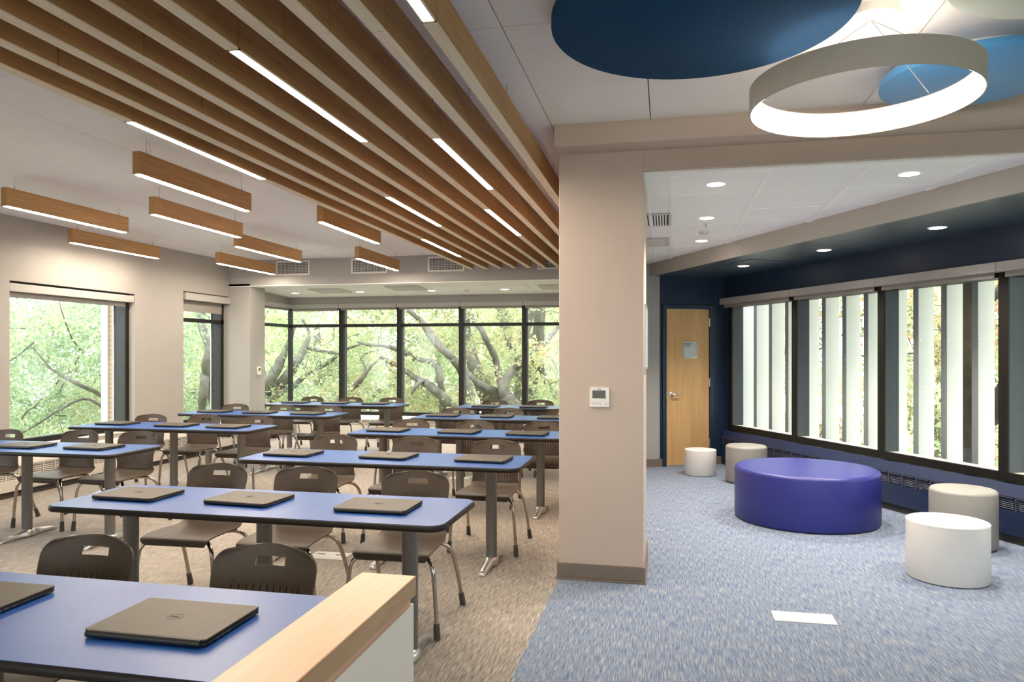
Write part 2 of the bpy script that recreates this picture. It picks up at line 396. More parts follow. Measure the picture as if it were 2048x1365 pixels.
# pillar, partition behind it, header over the lounge
struct('wall_pillar', MB().box(-0.71, -0.146, 4.86, 5.55, 0, 3.04), 'wall_paint', 'broad beige painted pillar between classroom and lounge', 'pillar', bevel=0.004)
struct('wall_partition', MB().box(-0.71, -0.29, 5.55, 12.4, 0, 3.04), 'wall_paint', 'partition wall running back from the pillar', 'wall')
struct('baseboard_pillar', MB().prism([(-0.722, 4.848), (-0.134, 4.848), (-0.134, 5.55), (-0.722, 5.55)], 0.012, 0.108).prism([(-0.73, 4.836), (-0.126, 4.836), (-0.126, 5.55), (-0.73, 5.55)], 0.0, 0.012), 'base_taupe', 'taupe vinyl base around the pillar', 'baseboard', bevel=0.003)
struct('trim_header', MB().box(-0.712, 4.25, 4.65, 4.86, 2.87, 3.04), 'wall_paint', 'beige boxed cornice along the top of the header', 'trim', bevel=0.003)
struct('wall_header', MB().box(-0.146, 4.25, 4.862, 5.02, 2.735, 2.9), 'wall_paint', 'beige header over the lounge opening', 'wall')

# lounge ceiling
lc = struct('ceiling', MB().box(-0.29, 4.2, 4.95, 10.4, 2.742, 2.80), 'gap_dark', 'white tiled lounge ceiling with bright long bars', 'ceiling')
LX = [-0.29, 0.055, 0.665, 1.275, 1.885, 2.495, 3.1]
LY = [5.02, 5.615, 6.27, 6.925, 7.59, 8.25, 8.91, 9.57, 10.3]
for i in range(len(LX) - 1):
    for j in range(len(LY) - 1):
        if i == 0 and j in (2, 4): continue
        obj('ceiling_tile', MB().box(LX[i] + .004, LX[i + 1] - .004, LY[j] + .005, LY[j + 1] - .005, 2.722, 2.742), 'tile_white', lc, bevel=.003, seg=1)
for x in LX[1:-1]: obj('grid_bar', MB().box(x - .021, x + .021, 5.0, 10.3, 2.715, 2.724), 'bar_white', lc)
for y in LY[1:-1]: obj('cross_bar', MB().box(-0.29, 3.1, y - .006, y + .006, 2.7185, 2.724), 'bar_white', lc)
obj('perimeter_bar', MB().box(-0.15, 4.1, 4.90, 5.03, 2.722, 2.736), 'bar_white', lc)
obj('perimeter_bar', MB().box(-0.146, -0.125, 4.87, 10.3, 2.716, 2.724), 'bar_white', lc)

# lounge: slanted navy side
struct('ceiling_navy', MB().prism([(4.35, 3.24), (5.47, 2.66), (5.47, 8.9), (4.35, 8.9)], 2.555, 2.90), 'navy_gloss', 'low glossy navy ceiling band along the fin windows', 'ceiling', rot=LR)
struct('trim_band', MB().prism([(4.325, 3.25), (4.35, 3.237), (4.35, 8.9), (4.325, 8.9)], 2.552, 2.90), 'fascia', 'slanted grey fascia between white and navy ceilings', 'trim', rot=LR)
struct('wall_right', MB().box(5.45, 5.62, -4.5, 8.96, 0, .47).box(5.45, 5.62, -4.5, 8.96, 2.21, 3.06).box(5.45, 5.62, 8.72, 8.96, .47, 2.21).box(5.45, 5.62, -4.5, .64, .47, 2.21), 'navy_paint', 'navy wall above and below the fin windows', 'wall', rot=LR)
DW = MB().box(4.47, 4.552, 8.84, 8.96, 0, 2.78).box(5.222, 5.47, 8.84, 8.96, 0, 2.78).box(4.552, 5.222, 8.84, 8.96, 2.13, 2.78)
struct('wall_closet', DW, 'navy_paint', 'navy end wall with the storage closet door', 'wall', rot=LR)
struct('wall_end', MB().box(3.5, 4.47, 8.84, 8.96, 0, 2.8), 'wall_grey', 'narrow grey end wall left of the navy wall', 'wall', rot=LR)
struct('baseboard_end', MB().box(3.5, 4.555, 8.828, 8.84, 0, .105), 'base_taupe', 'taupe base under the grey and navy end walls', 'baseboard', rot=LR)
struct('baseboard_closet', MB().box(5.28, 5.44, 8.828, 8.84, 0, .105), 'base_taupe', 'taupe base right of the closet door', 'baseboard', rot=LR)

# closet door
door = structE('door_1', 'narrow oak storage closet door in a navy frame', 'door', (0, 0, 0), LA)
obj('door_frame', MB().box(4.505, 4.562, 8.815, 8.95, 0, 2.18).box(5.214, 5.272, 8.815, 8.95, 0, 2.18).box(4.562, 5.214, 8.815, 8.95, 2.124, 2.18), 'navy_paint', door, bevel=.003)
leaf = obj('door_leaf', MB().box(4.567, 5.209, 8.835, 8.88, .01, 2.119), 'door_oak', door, bevel=.002)
for z in (1.945, 1.125, .30):
    obj('hinge', MB().box(5.200, 5.222, 8.828, 8.836, z - .055, z + .055).tube([(5.211, 8.824, z - .057), (5.211, 8.824, z + .057)], .008), 'satin_nickel', door)
hd = obj('lever_handle', MB().loft([[(4.642 + r * math.cos(a), y, .965 + r * math.sin(a)) for a in [2 * PI * k / 24 for k in range(24)]] for r, y in ((.034, 8.835), (.034, 8.827), (.028, 8.823), (.014, 8.821), (.012, 8.785))])
     .tube([(4.642, 8.786, .965), (4.655, 8.780, .965), (4.70, 8.778, .966), (4.755, 8.782, .963)], [.012, .012, .010, .009], 12), 'satin_nickel', door, smooth=40)
obj('strike_plate', MB().box(4.556, 4.566, 8.812, 8.817, .91, 1.02), 'steel', door)
sp = obj('sign_plate', MB().box(4.815, 5.020, 8.827, 8.835, 1.452, 1.682), 'sign_silver', door, bevel=.0015)
obj('sign_footer', MB().box(4.815, 5.020, 8.824, 8.828, 1.452, 1.474), 'steel', sp)
for tx, z in (('STORAGE', 1.644), ('CLOSET', 1.618)):
    link('lettering', text_mesh(tx, .024, 'ink', align='LEFT'), sp, (4.828, 8.8262, z), (R(90), 0, 0))

# ------------------------------------------------------------------ windows
def shade(x0, x1, y0, y1, z0, z1, label, hem=None, rz=0.0, group='roller shades over the windows'):
    t = thing('roller_shade', label, 'roller shade', (0, 0, 0), rz, group)
    obj('cassette', MB().box(x0, x1, y0, y1, z0, z1), 'cassette', t, bevel=.004)
    if hem:
        hx0, hx1, hy0, hy1, hz = hem
        obj('shade_cloth', MB().box(hx0, hx1, hy0, hy1, hz + .03, z0 + .01), 'shade_fabric', t)
        obj('hem_bar', MB().box(hx0 - .004, hx1 + .004, hy0 - .004 if hx1 - hx0 > hy1 - hy0 else hy0, hy1 + .004 if hx1 - hx0 > hy1 - hy0 else hy1, hz, hz + .032), 'shade_fabric', t, bevel=.003)
    return t
def side_window(name, label, ya, yb, za, zb, transom=None):
    w = structE(name, label, 'window')
    f = MB().box(-7.17, -7.0, ya, ya + .06, za, zb).box(-7.17, -7.0, yb - .06, yb, za, zb).box(-7.16, -7.0, ya, yb, za, za + .06).box(-7.16, -7.0, ya, yb, zb - .05, zb)
    obj('frame', f, 'frame_side_lit', w, bevel=.002)
    g = MB().box(-7.004, -6.985, yb - .065, yb - .002, za, zb).box(-7.004, -6.985, ya + .002, ya + .065, za, zb).box(-7.004, -6.985, ya, yb, za, za + .07)
    if transom: g.box(-7.10, -6.985, ya, yb, transom, transom + .055)
    obj('front_cap', g, 'frame_bronze', w)
    if transom:
        obj('pane', MB().box(-7.15, -7.142, ya + .06, yb - .06, za + .06, transom + .02), 'pane', w)
        obj('pane', MB().box(-7.15, -7.142, ya + .06, yb - .06, transom + .03, zb - .05), 'pane', w)
    else:
        obj('pane', MB().box(-7.15, -7.142, ya + .06, yb - .06, za + .06, zb - .05), 'pane', w)
    obj('glazing_bead', MB().box(-7.175, -7.165, yb - .075, yb - .058, za + .06, zb - .05), 'fin_white', w)
    obj('sill', MB().box(-6.99, -6.885, ya, yb, za - .012, za + .006), 'heater_beige', w, bevel=.003)
    return w
side_window('window_1', 'wide left window with tree view, bronze frame', 6.47, 8.34, .50, 2.31)
side_window('window_2', 'narrow left window beside the corner column', 9.33, 10.44, .46, 2.435, 1.995)
side_window('window_3', 'left window outside the picture, nearer the viewer', 2.6, 5.0, .50, 2.31)
shade(-6.99, -6.905, 6.475, 8.335, 2.195, 2.285, 'rolled-up shade in a beige cassette over the wide left window', (-6.975, -6.97, 6.49, 8.25, 2.135))
shade(-6.99, -6.86, 9.335, 10.445, 2.31, 2.415, 'partly lowered grey shade over the narrow left window', (-6.975, -6.97, 9.35, 10.36, 2.145))
shade(-6.99, -6.905, 2.605, 4.995, 2.195, 2.285, 'rolled-up shade over the left window nearest the viewer', (-6.975, -6.97, 2.62, 4.98, 2.135))

# bay: one side pane and a long back window
w4 = structE('window_4', 'narrow side window of the bay next to the column', 'window')
obj('frame', MB().box(-6.85, -6.79, 10.89, 12.25, .395, .46).box(-6.85, -6.79, 10.89, 12.25, 2.31, 2.40).box(-6.85, -6.79, 10.89, 12.25, 1.998, 2.052).box(-6.855, -6.785, 10.89, 10.93, .4, 2.4), 'frame_bronze', w4)
obj('corner_post', MB().box(-6.855, -6.785, 12.235, 12.30, .395, 2.40), 'frame_bronze', w4)
obj('pane', MB().box(-6.824, -6.816, 10.93, 12.24, .46, 1.998), 'pane', w4)
obj('pane', MB().box(-6.824, -6.816, 10.93, 12.24, 2.052, 2.31), 'pane', w4)
w5 = structE('window_5', 'long back window of the bay looking into the trees', 'window')
obj('frame', MB().box(-6.82, -0.3, 12.22, 12.33, .395, .465).box(-6.82, -0.3, 12.22, 12.33, 2.31, 2.41), 'frame_bronze', w5)
obj('transom', MB().box(-6.82, -0.3, 12.22, 12.33, 1.998, 2.052), 'frame_bronze', w5)
MX = [-5.78, -4.665, -3.515, -2.385, -1.25]
for x in MX:
    mu = obj('mullion', MB().box(x - .042, x + .042, 12.20, 12.36, .395, 2.41), 'frame_bronze', w5, bevel=.003)
    obj('lit_side', MB().box(x + .040, x + .050, 12.24, 12.35, .46, 2.31), 'frame_side_lit', mu)  # paler strip: light on the mullion's side given as colour
xs = [-6.80] + MX + [-0.3]
for a, b in zip(xs, xs[1:]):
    obj('pane', MB().box(a + .04, b - .04, 12.276, 12.284, .46, 2.0), 'pane', w5)
    obj('pane', MB().box(a + .04, b - .04, 12.276, 12.284, 2.05, 2.31), 'pane', w5)
names = ['first', 'second', 'third', 'fourth', 'fifth']
xs = [-6.74, -5.78, -4.665, -3.515, -2.385, -1.25]
for i, (a, b) in enumerate(zip(xs, xs[1:])):
    shade(a + .003, b - .003, 12.09, 12.168, 2.335, 2.412, 'grey shade cassette over the back window, %s bay from the left corner' % names[i], (a + .03, b - .03, 12.13, 12.135, 2.285 if i < 1 else 2.30))
shade(-6.775, -6.70, 10.9, 12.08, 2.335, 2.412, 'grey shade cassette over the narrow side pane of the bay', (-6.74, -6.735, 10.92, 12.06, 2.30))

# lounge windows with deep black mullions, reflected light put into their side colour
w6 = structE('window_6', 'row of tall lounge windows with black mullions facing white fins', 'window', (0, 0, 0), LA)
EM = [8.69, 7.33, 5.978, 4.652, 3.32, 1.99, 0.66]
for k, e_ in enumerate(EM):
    mu = obj('mullion', MB().box(5.46, 5.62, e_ - .043, e_ + .043, .48, 2.21), 'frame_jamb_lit', w6)
    obj('front_cap', MB().box(5.44, 5.462, e_ - .043, e_ + .043, .48, 2.21), 'frame_bronze', mu, bevel=.002)
for a, b in zip(EM[1:], EM[:-1]):
    obj('bottom_rail', MB().box(5.44, 5.47, a + .045, b - .045, .478, .553), 'frame_bronze', w6, bevel=.002)
    obj('window_sill', MB().box(5.47, 5.61, a + .045, b - .045, .50, .549), 'plastic_white', w6)
    obj('top_rail', MB().box(5.44, 5.62, a + .045, b - .045, 2.15, 2.21), 'frame_bronze', w6)
    obj('pane', MB().box(5.576, 5.584, a + .045, b - .045, .549, 2.16), 'pane', w6)
sn = ['farthest', 'second farthest', 'third farthest', 'fourth farthest', 'fifth farthest', 'sixth farthest']
for i, (a, b) in enumerate(zip(EM[1:], EM[:-1])):
    b2 = b if i else 8.83
    shade(5.365, 5.448, a + .002, b2 - .002, 2.192, 2.272, 'grey shade cassette on the navy lounge wall, %s from the viewer' % sn[i], (5.405, 5.411, a + .05, b2 - .05, 2.145), LA)

# ------------------------------------------------------------------ fin-tube heaters under the windows
def heater(label, L, loc, rz, body, fl='dark_slot', H=.44, D=.2, g0=.19, g1=.335, pitch=.155, gm=None):
    t = thing('baseboard_heater', label, 'heater', loc, rz)
    pr = [(0, .07), (-D, .07), (-D, g0), (-D + .022, g0 + .004), (-D + .022, g1 - .004), (-D, g1), (-D + .045, H), (0, H)]
    obj('cover', MB().prism([(y, z) for y, z in pr], 0, L, 'x'), body, t)
    obj('toe_kick', MB().box(0, L, -D + .03, 0, 0, .07), 'dark_slot', t)
    n = int(L / pitch); me = None
    for k in range(n):
        x = k * pitch + .02
        if me is None:
            m = MB()
            for q in range(6):
                z = g0 + .012 + q * (g1 - g0 - .02) / 6
                m.add([(0, -D + .004, z), (pitch - .028, -D + .004, z), (pitch - .028, -D + .02, z + .013), (0, -D + .02, z + .013)], [(0, 1, 2, 3)])
            m.box(-.014, 0.0, -D - .001, -D + .02, g0, g1)
            m.box(0, pitch - .028, -D - .001, -D + .006, g1 - .014, g1 - .004)
            me = m.mesh('grille', gm or body)
            bk = MB().box(0, pitch - .028, -D + .0205, -D + .0225, g0 + .004, g1 - .004).mesh('grille_back', fl)
        g = link('grille', me, t, (x, 0, 0))
        link('grille_back', bk, g)
    return t
heater('beige louvred heater along the left window wall', 9.0, (-6.9, 1.44, 0), R(90), 'heater_beige', D=.18)
heater('pale louvred heater under the back bay window', 6.1, (-6.55, 12.2, 0), 0, 'heater_beige', H=.405, g0=.24, g1=.345)
heater('navy louvred heater under the lounge windows', 7.4, NE(5.45, 8.79), LA - R(90), 'navy_metal', D=.075, gm='grille_slate', H=.47, g0=.265, g1=.375, pitch=.165)

# ================================================================== WOOD BAFFLES AND LINEAR LIGHTS
ORD = ['first', 'second', 'third', 'fourth', 'fifth', 'sixth', 'seventh', 'eighth', 'ninth', 'tenth']
ZB, ZT = 2.76, 2.922
BW = .056
LIT = {0: [(3.33, 4.66)], 1: [(7.46, 8.92)], 3: [(5.37, 6.73)], 5: [(2.63, 3.955)], 6: [(6.01, 7.45)], 7: [(3.96, 5.29)], 9: [(1.2, 2.57)]}
JA = {0: 3.33, 1: 4.0, 2: 3.307, 3: 2.62, 4: 3.30, 5: 2.61, 6: 2.61, 7: 3.94, 8: 2.6, 9: 2.59}
for k in range(10):
    x1 = -2.768 + .215 * k; x0 = x1 - BW
    side = 'leftmost' if k == 0 else 'rightmost' if k == 9 else ORD[k] + ' from the left'
    lit = LIT.get(k, [])
    t = thing('wood_baffle', 'long oak ceiling baffle%s, %s of the ten' % (' with a lit strip' if lit else '', side), 'ceiling baffle', (0, 0, 0), 0, 'oak ceiling baffles')
    js = [JA[k] + 1.37 * i for i in range(-4, 7)]
    js = [j for j in js if all(min(abs(j - a), abs(j - b)) > .4 and not (a < j < b) for a, b in lit)] + [q for l in lit for q in l]
    js = sorted(j for j in js if -.6 < j < 10.0)
    ys = [-1.0] + js + [10.3]
    for a, b in zip(ys, ys[1:]):
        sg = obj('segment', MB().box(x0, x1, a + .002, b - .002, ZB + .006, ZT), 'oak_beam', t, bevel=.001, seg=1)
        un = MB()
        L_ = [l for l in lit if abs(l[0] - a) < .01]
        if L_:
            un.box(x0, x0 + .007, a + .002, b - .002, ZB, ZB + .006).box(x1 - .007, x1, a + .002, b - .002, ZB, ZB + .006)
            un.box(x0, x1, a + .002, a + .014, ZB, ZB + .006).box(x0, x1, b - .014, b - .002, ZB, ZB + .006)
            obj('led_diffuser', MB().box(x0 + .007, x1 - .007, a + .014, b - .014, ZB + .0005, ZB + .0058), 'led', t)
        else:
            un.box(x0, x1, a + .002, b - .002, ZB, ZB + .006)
        obj('underside', un, 'oak_under_lit', sg)
    for y in (.4, 2.2, 3.9, 5.6, 7.3, 9.0, 10.1):
        obj('hanger', MB().tube([((x0 + x1) / 2, y, ZT), ((x0 + x1) / 2, y, 3.012)], .0025, 6).box((x0 + x1) / 2 - .012, (x0 + x1) / 2 + .012, y - .02, y + .02, ZT - .001, ZT + .012), 'cable', t)

PEND = [(-3.50, 4.28, 5.63, 'nearest, right beside the leftmost baffle'), (-4.39, 5.55, 6.90, 'hanging left of the third nearest, second row'),
        (-5.34, 4.98, 6.37, 'at the far left, upper of the left pair'), (-6.41, 6.79, 8.21, 'at the far left, lower of the left pair'),
        (-4.79, 7.44, 8.92, 'overlapping another pendant, in the middle'), (-5.95, 8.79, 10.25, 'low beside the first air grille from the left'),
        (-3.12, 6.20, 7.60, 'close against the baffles, in mid room'), (-3.87, 8.70, 10.14, 'farthest right, before the second air grille')]
PL = ['oak linear pendant light nearest the viewer, just below the leftmost baffle', 'oak linear pendant light directly below the nearest pendant',
      'oak linear pendant light reaching farthest to the left edge, above the wide window', 'oak linear pendant light hanging closest to the left wall above the window pier',
      'oak linear pendant light with its near end behind another pendant, mid room', 'oak linear pendant light hanging left of the first air grille',
      'oak linear pendant light hanging close under the leftmost baffle, mid room', 'oak linear pendant light hanging in front of the second air grille']
for (xr, ya, yb, _), lb in zip(PEND, PL):
    t = thing('linear_pendant', lb, 'pendant light', (xr - .03, ya, 2.75), 0, 'oak linear pendant lights')
    L_ = yb - ya
    obj('housing', MB().box(-.03, .03, 0, L_, .012, .155), 'oak_beam', t, bevel=.001, seg=1)
    obj('rim', MB().box(-.03, -.024, 0, L_, 0, .012).box(.024, .03, 0, L_, 0, .012).box(-.024, .024, 0, .02, 0, .012).box(-.024, .024, L_ - .02, L_, 0, .012), 'oak_beam', t)
    obj('led_diffuser', MB().box(-.024, .024, .02, L_ - .02, -.004, .011), 'led', t, bevel=.002, seg=1)
    for y in (.1, L_ - .1):
        cb = obj('cable', MB().tube([(0, y, .16), (0, y, .262)], .0016, 6), 'cable', t)
        obj('cable_gripper', MB().tube([(0, y, .153), (0, y, .172), (0, y, .176), (0, y, .19)], [.006, .006, .0035, .0035], 8), 'steel', cb)
    obj('power_cord', MB().tube([(0, .135, .155), (0, .140, .20), (0, .130, .235), (0, .126, .262)], .0022, 6), 'plastic_white', t)

# ================================================================== ROUND FELT CLOUDS AND RING LIGHT
def cloud(label, x, y, r, m):
    t = thing('ceiling_cloud', label, 'acoustic panel', (x, y, 2.90), 0, 'round felt ceiling clouds')
    obj('felt_disc', MB().lathe([(r - .003, 0), (r, .003), (r, .040), (r - .003, .043)], n=96), m, t, smooth=50)
    obj('mounting_frame', MB().lathe([(r * .62, .043), (r * .62, .112)], n=48), 'bar_white', t, smooth=50)
cloud('large round navy felt ceiling cloud left of the ring light', .135, 3.104, .615, 'felt_navy')
cloud('round sky-blue felt ceiling cloud behind the ring light', 1.513, 4.033, .428, 'felt_sky')
cloud('round pale green felt ceiling cloud at the top right edge', 1.487, 2.86, .481, 'felt_pale')
t = thing('ring_pendant', 'large grey ring pendant light glowing on its inner face', 'pendant light', (.842, 3.44, 2.62))
Rr, Hr = .469, .113
obj('outer_shell', MB().loft([[(r * math.cos(a), r * math.sin(a), z) for r, z in ((Rr, 0), (Rr, Hr), (Rr - .030, Hr), (Rr - .030, Hr - .004), (Rr - .006, Hr - .004), (Rr - .006, 0))] for a in [2 * PI * k / 96 for k in range(96)]], cap=False, closed=True), 'ring_paint', t, smooth=40)
obj('led_diffuser', MB().loft([[(r * math.cos(a), r * math.sin(a), z) for r, z in ((Rr - .007, .004), (Rr - .007, Hr - .006), (Rr - .026, Hr - .006), (Rr - .012, .004))] for a in [2 * PI * k / 96 for k in range(96)]], cap=False, closed=True), 'led_ring', t, smooth=40)
cn = (.028, -.05)
obj('canopy', MB().lathe([(.115, .352), (.115, .39)], (cn[0], cn[1], 0), 40), 'plastic_white', t, smooth=50)
for k in range(3):
    a = math.atan2(.24, .33) + k * 2 * PI / 3
    obj('cable', MB().tube([(cn[0], cn[1], .355), ((Rr - .015) * math.cos(a), (Rr - .015) * math.sin(a), Hr)], .0016, 6), 'cable', t)

# ================================================================== DOWNLIGHTS, VENTS, SENSORS
def downlight(label, x, y, z, r=.062, group='recessed downlights'):
    t = thing('recessed_downlight', label, 'downlight', (x, y, z), 0, group)
    obj('trim_ring', MB().lathe([(r + .014, 0), (r + .012, -.004), (r, -.004), (r, 0)], n=32), 'bar_white', t, smooth=40)
    obj('lens', MB().lathe([(r - .001, -.0045), (r - .001, -.001)], n=32), 'led_spot', t)
    l = bpy.data.lights.new('lamp', 'SPOT'); l.energy = SPOT_W if y < 9.5 else 75.0; l.color = (1.0, .90, .78); l.spot_size = R(112 if y < 9.5 else 84); l.spot_blend = .75; l.shadow_soft_size = .05
    link('lamp', l, t, (0, 0, -.02))
LW = 'recessed downlight in the white lounge ceiling, '
for (x, y), l in zip([(.344, 5.29), (.353, 6.60), (.369, 7.94), (1.582, 5.25)], ['nearest in the left line', 'second in the left line', 'third in the left line', 'alone on the right']):
    downlight(LW + l, x, y, 2.722)
for (x, y), l in zip([(.893, 8.894), (1.542, 7.698), (2.173, 6.509), (2.80, 5.33)], ['nearest the closet door', 'middle of the three in view', 'closest to the viewer in view', 'beyond the right edge']):
    downlight('recessed downlight in the navy lounge ceiling, ' + l, x, y, 2.555)
for (x, y), l in zip([(-6.30, 11.5), (-5.10, 11.5), (-3.82, 11.5), (-2.57, 11.5)], ORD):
    downlight('recessed downlight in the bay ceiling, %s from the left' % l, x, y, 2.606 - .068 / 1.5 * .8 - .001)
def grille(label, name, w, h, nx, ny, loc, rot, frame_m, bar_m, bw=.006, border=.03):
    t = thing(name, label, 'air vent', loc, 0, None); t.rotation_euler = rot
    obj('grille_frame', MB().box(0, w, -.010, 0, 0, border).box(0, w, -.010, 0, h - border, h).box(0, border, -.010, 0, border, h - border).box(w - border, w, -.010, 0, border, h - border), frame_m, t, bevel=.002)
    obj('dark_duct', MB().box(border, w - border, -.0015, -.0005, border, h - border), 'dark_slot', t)
    b = MB()
    for i in range(1, nx): x = border + (w - 2 * border) * i / nx; b.box(x - bw / 2, x + bw / 2, -.008, -.003, border, h - border)
    for j in range(1, ny): z = border + (h - 2 * border) * j / ny; b.box(border, w - border, -.006, -.002, z - bw / 2, z + bw / 2)
    tag(obj('grille_bars', b, bar_m, t), kind='stuff')
    return t
for i, (x0, x1) in enumerate([(-6.06, -5.475), (-4.777, -4.187), (-3.53, -2.957), (-1.845, -1.25)]):
    grille('white air grille in the grey soffit, %s from the left' % ORD[i], 'air_grille', x1 - x0, .235, 22, 7, (x0, 10.447, 2.752), (0, 0, 0), 'vent_white', 'vent_grey')
grille('white slotted ceiling vent beside the pillar in the lounge', 'ceiling_vent', .33, .60, 12, 1, (-0.285, 6.90, 2.722), (R(90), 0, 0), 'vent_white', 'tile_white', .012, .022)
t = thing('ceiling_vent', 'flat grey return vent in the lounge ceiling left strip', 'air vent', (-0.28, 7.60, 2.722))
obj('vent_plate', MB().box(.0, .315, .02, .62, -.008, .02), 'vent_grey', t, bevel=.003); obj('vent_core', MB().box(.04, .275, .06, .58, -.014, -.008), 'vent_white', t, bevel=.003)
for i, (x, y) in enumerate([(-5.80, 11.0), (-4.40, 10.85), (-1.95, 11.05)]):
    t = thing('ceiling_vent', 'flat grey square vent in the bay ceiling, %s from the left' % ORD[i], 'air vent', (x, y, 2.606 - .0453 * (y - 10.7) - .014)); t.rotation_euler = (-.0453, 0, 0)
    obj('vent_plate', MB().box(0, .56, 0, .5, -.006, .012), 'vent_grey', t, bevel=.002); obj('vent_core', MB().box(.07, .49, .07, .43, -.011, -.006), 'vent_grey', t, bevel=.002)
def lathe_thing(name, label, cat, loc, parts):
    t = thing(name, label, cat, loc)
    for n_, pr, m in parts: obj(n_, MB().lathe(pr, n=24), m, t, smooth=45)
lathe_thing('smoke_detector', 'small white smoke detector on the lounge ceiling', 'detector', (.364, 7.33, 2.722), [('detector_base', [(.052, 0), (.052, -.012)], 'plastic_white'), ('detector_head', [(.042, -.012), (.040, -.03), (.022, -.04), (.008, -.042)], 'vent_white')])
lathe_thing('sprinkler', 'tiny sprinkler head on the lounge ceiling', 'sprinkler', (.359, 6.88, 2.722), [('escutcheon', [(.03, 0), (.027, -.006)], 'plastic_white'), ('sprinkler_bulb', [(.006, -.006), (.006, -.022), (.012, -.024), (.012, -.027)], 'steel')])
lathe_thing('smoke_detector', 'small white smoke detector on the bay ceiling', 'detector', (-3.22, 11.5, 2.568), [('detector_base', [(.052, 0), (.052, -.012)], 'plastic_white'), ('detector_head', [(.042, -.012), (.040, -.03), (.022, -.04)], 'vent_white')])
hp = thing('access_hatch', 'faint square access hatch in the navy lounge ceiling', 'hatch', (0, 0, 0), LA)
obj('hatch_panel', MB().box(4.60, 5.05, 6.95, 7.40, 2.548, 2.556), 'navy_gloss', hp, bevel=.002)

def thermostat(label, loc, rz, w, h, scr, txt=None):
    t = thing('thermostat', label, 'thermostat', loc, rz)
    obj('housing', MB().prism(rrect(w, h, .004), -.018, 0, 'y'), 'plastic_white', t, bevel=.002)
    x0, x1, z0, z1 = scr
    obj('display', MB().box(x0, x1, -.0195, -.0175, z0, z1), 'lcd', t)
    for k in range(4):
        x = x0 + (x1 - x0) * (k + .5) / 4
        obj('button', MB().box(x - .008, x + .008, -.0195, -.017, z0 - .018, z0 - .009), 'plastic_white', t, bevel=.001)
    return t
th = thermostat('white wall thermostat with a dark display on the pillar', (-.435, 4.86, 1.233), 0, .130, .131, (-.047, .041, -.008, .045))
obj('button', MB().prism(circle(.008, 16, .045, -.045), -.0195, -.017, 'y'), 'vent_grey', th)
obj('print_mark', MB().box(-.05, .015, -.0185, -.0175, -.047, -.036), 'vent_grey', th)
obj('print_mark', MB().box(-.015, .012, -.0185, -.0175, .051, .055), 'ink', th)
thermostat('small white thermostat on the corner column by the bay', (-6.52, 10.70, 1.235), R(90), .095, .135, (-.022, .024, .0, .045))
ws = thing('wall_sign', 'narrow framed sign seen edge-on on the right side of the pillar', 'sign', (-.146, 5.22, 1.64))
obj('sign_frame', MB().box(0, .016, -.17, .17, -.225, -.21).box(0, .016, -.17, .17, .21, .225).box(0, .016, -.17, -.155, -.21, .21).box(0, .016, .155, .17, -.21, .21), 'satin_nickel', ws, bevel=.001)
obj('sign_face', MB().box(0, .010, -.155, .155, -.21, .21), 'sign_silver', ws)

# ================================================================== LOW PARTITION
lp = thing('low_partition', 'low white partition with a light wood cap in front of the nearest desk', 'partition', (0, 0, 0))
obj('wood_cap', MB().box(-.893, -.725, -.9, 2.03, .812, .870), 'maple_cap', lp, bevel=.0015)
obj('cap_edge', MB().box(-.7252, -.7235, -.9, 2.03, .8135, .8685), 'oak_edge', lp)
obj('reveal_strip', MB().box(-.880, -.737, -.9, 2.022, .79, .812), 'maple_cap', lp)
obj('white_panel', MB().box(-.885, -.728, -.9, 2.026, 0, .790), 'panel_cream', lp, bevel=.002)

# ================================================================== DESKS
def make_desk():
    t = thing('training_desk', 'x', 'desk', (0, 0, 0))
    W_, D_, H_ = 2.12, .62, .75
    top = obj('tabletop', MB().prism(rrect(W_ - .006, D_ - .006, .068, 8), H_ - .030, H_), 'laminate_blue', t)
    rings = []
    for off, z in ((-.008, -.0005), (0, -.0015), (.0045, -.008), (.006, -.016), (.0045, -.025), (-.002, -.031), (-.012, -.033)):
        rings.append([(x, y, H_ + z) for x, y in rrect(W_ + 2 * off, D_ + 2 * off, .070 + off, 8)])
    m = MB(); n = len(rings[0])
    m.loft(rings, cap=False); m.f.append(tuple(range(6 * n, 7 * n)))
    obj('edge_band', m, 'edge_black', top, smooth=50)
    obj('frame_rail', MB().box(-W_ / 2 + .26, W_ / 2 - .26, -.02, .02, H_ - .075, H_ - .033), 'silver_paint', t)
    pole = None
    for x in (-.80, 0, .80):
        if pole is None:
            pole = MB().lathe([(.040, .062), (.040, H_ - .075), (.055, H_ - .06), (.055, H_ - .034)], n=28).mesh('leg', 'silver_paint', smooth=50)
            rg = []
            for y, hw, z0, z1 in ((-.285, .014, .004, .014), (-.278, .022, .0, .024), (-.24, .026, .010, .034), (-.15, .026, .016, .046), (-.06, .030, .014, .060), (-.045, .046, .012, .066), (0, .050, .012, .068),
                                  (.045, .046, .012, .066), (.06, .030, .014, .060), (.15, .026, .016, .046), (.24, .026, .010, .034), (.278, .022, .0, .024), (.285, .014, .004, .014)):
                rg.append([(hw * cx, y, z0 + (z1 - z0) * cz) for cx, cz in ((-1, .0), (-1, .6), (-.72, .9), (-.35, 1), (.35, 1), (.72, .9), (1, .6), (1, 0))])
            foot = MB().loft(rg).mesh('foot', 'cast_alu', smooth=55)
        l = link('leg', pole, t, (x, 0, 0)); link('foot', foot, l)
    return t
DESKS = {'R0': (-2.03, 1.83), 'R1': (-2.045, 3.41), 'R2': (-2.03, 5.06), 'R3': (-1.97, 6.80), 'R4': (-1.935, 8.50), 'R5': (-1.90, 10.20),
         'L1': (-5.20, 5.04), 'L2': (-5.13, 6.78), 'L3': (-5.09, 8.47), 'L4': (-4.90, 10.22)}
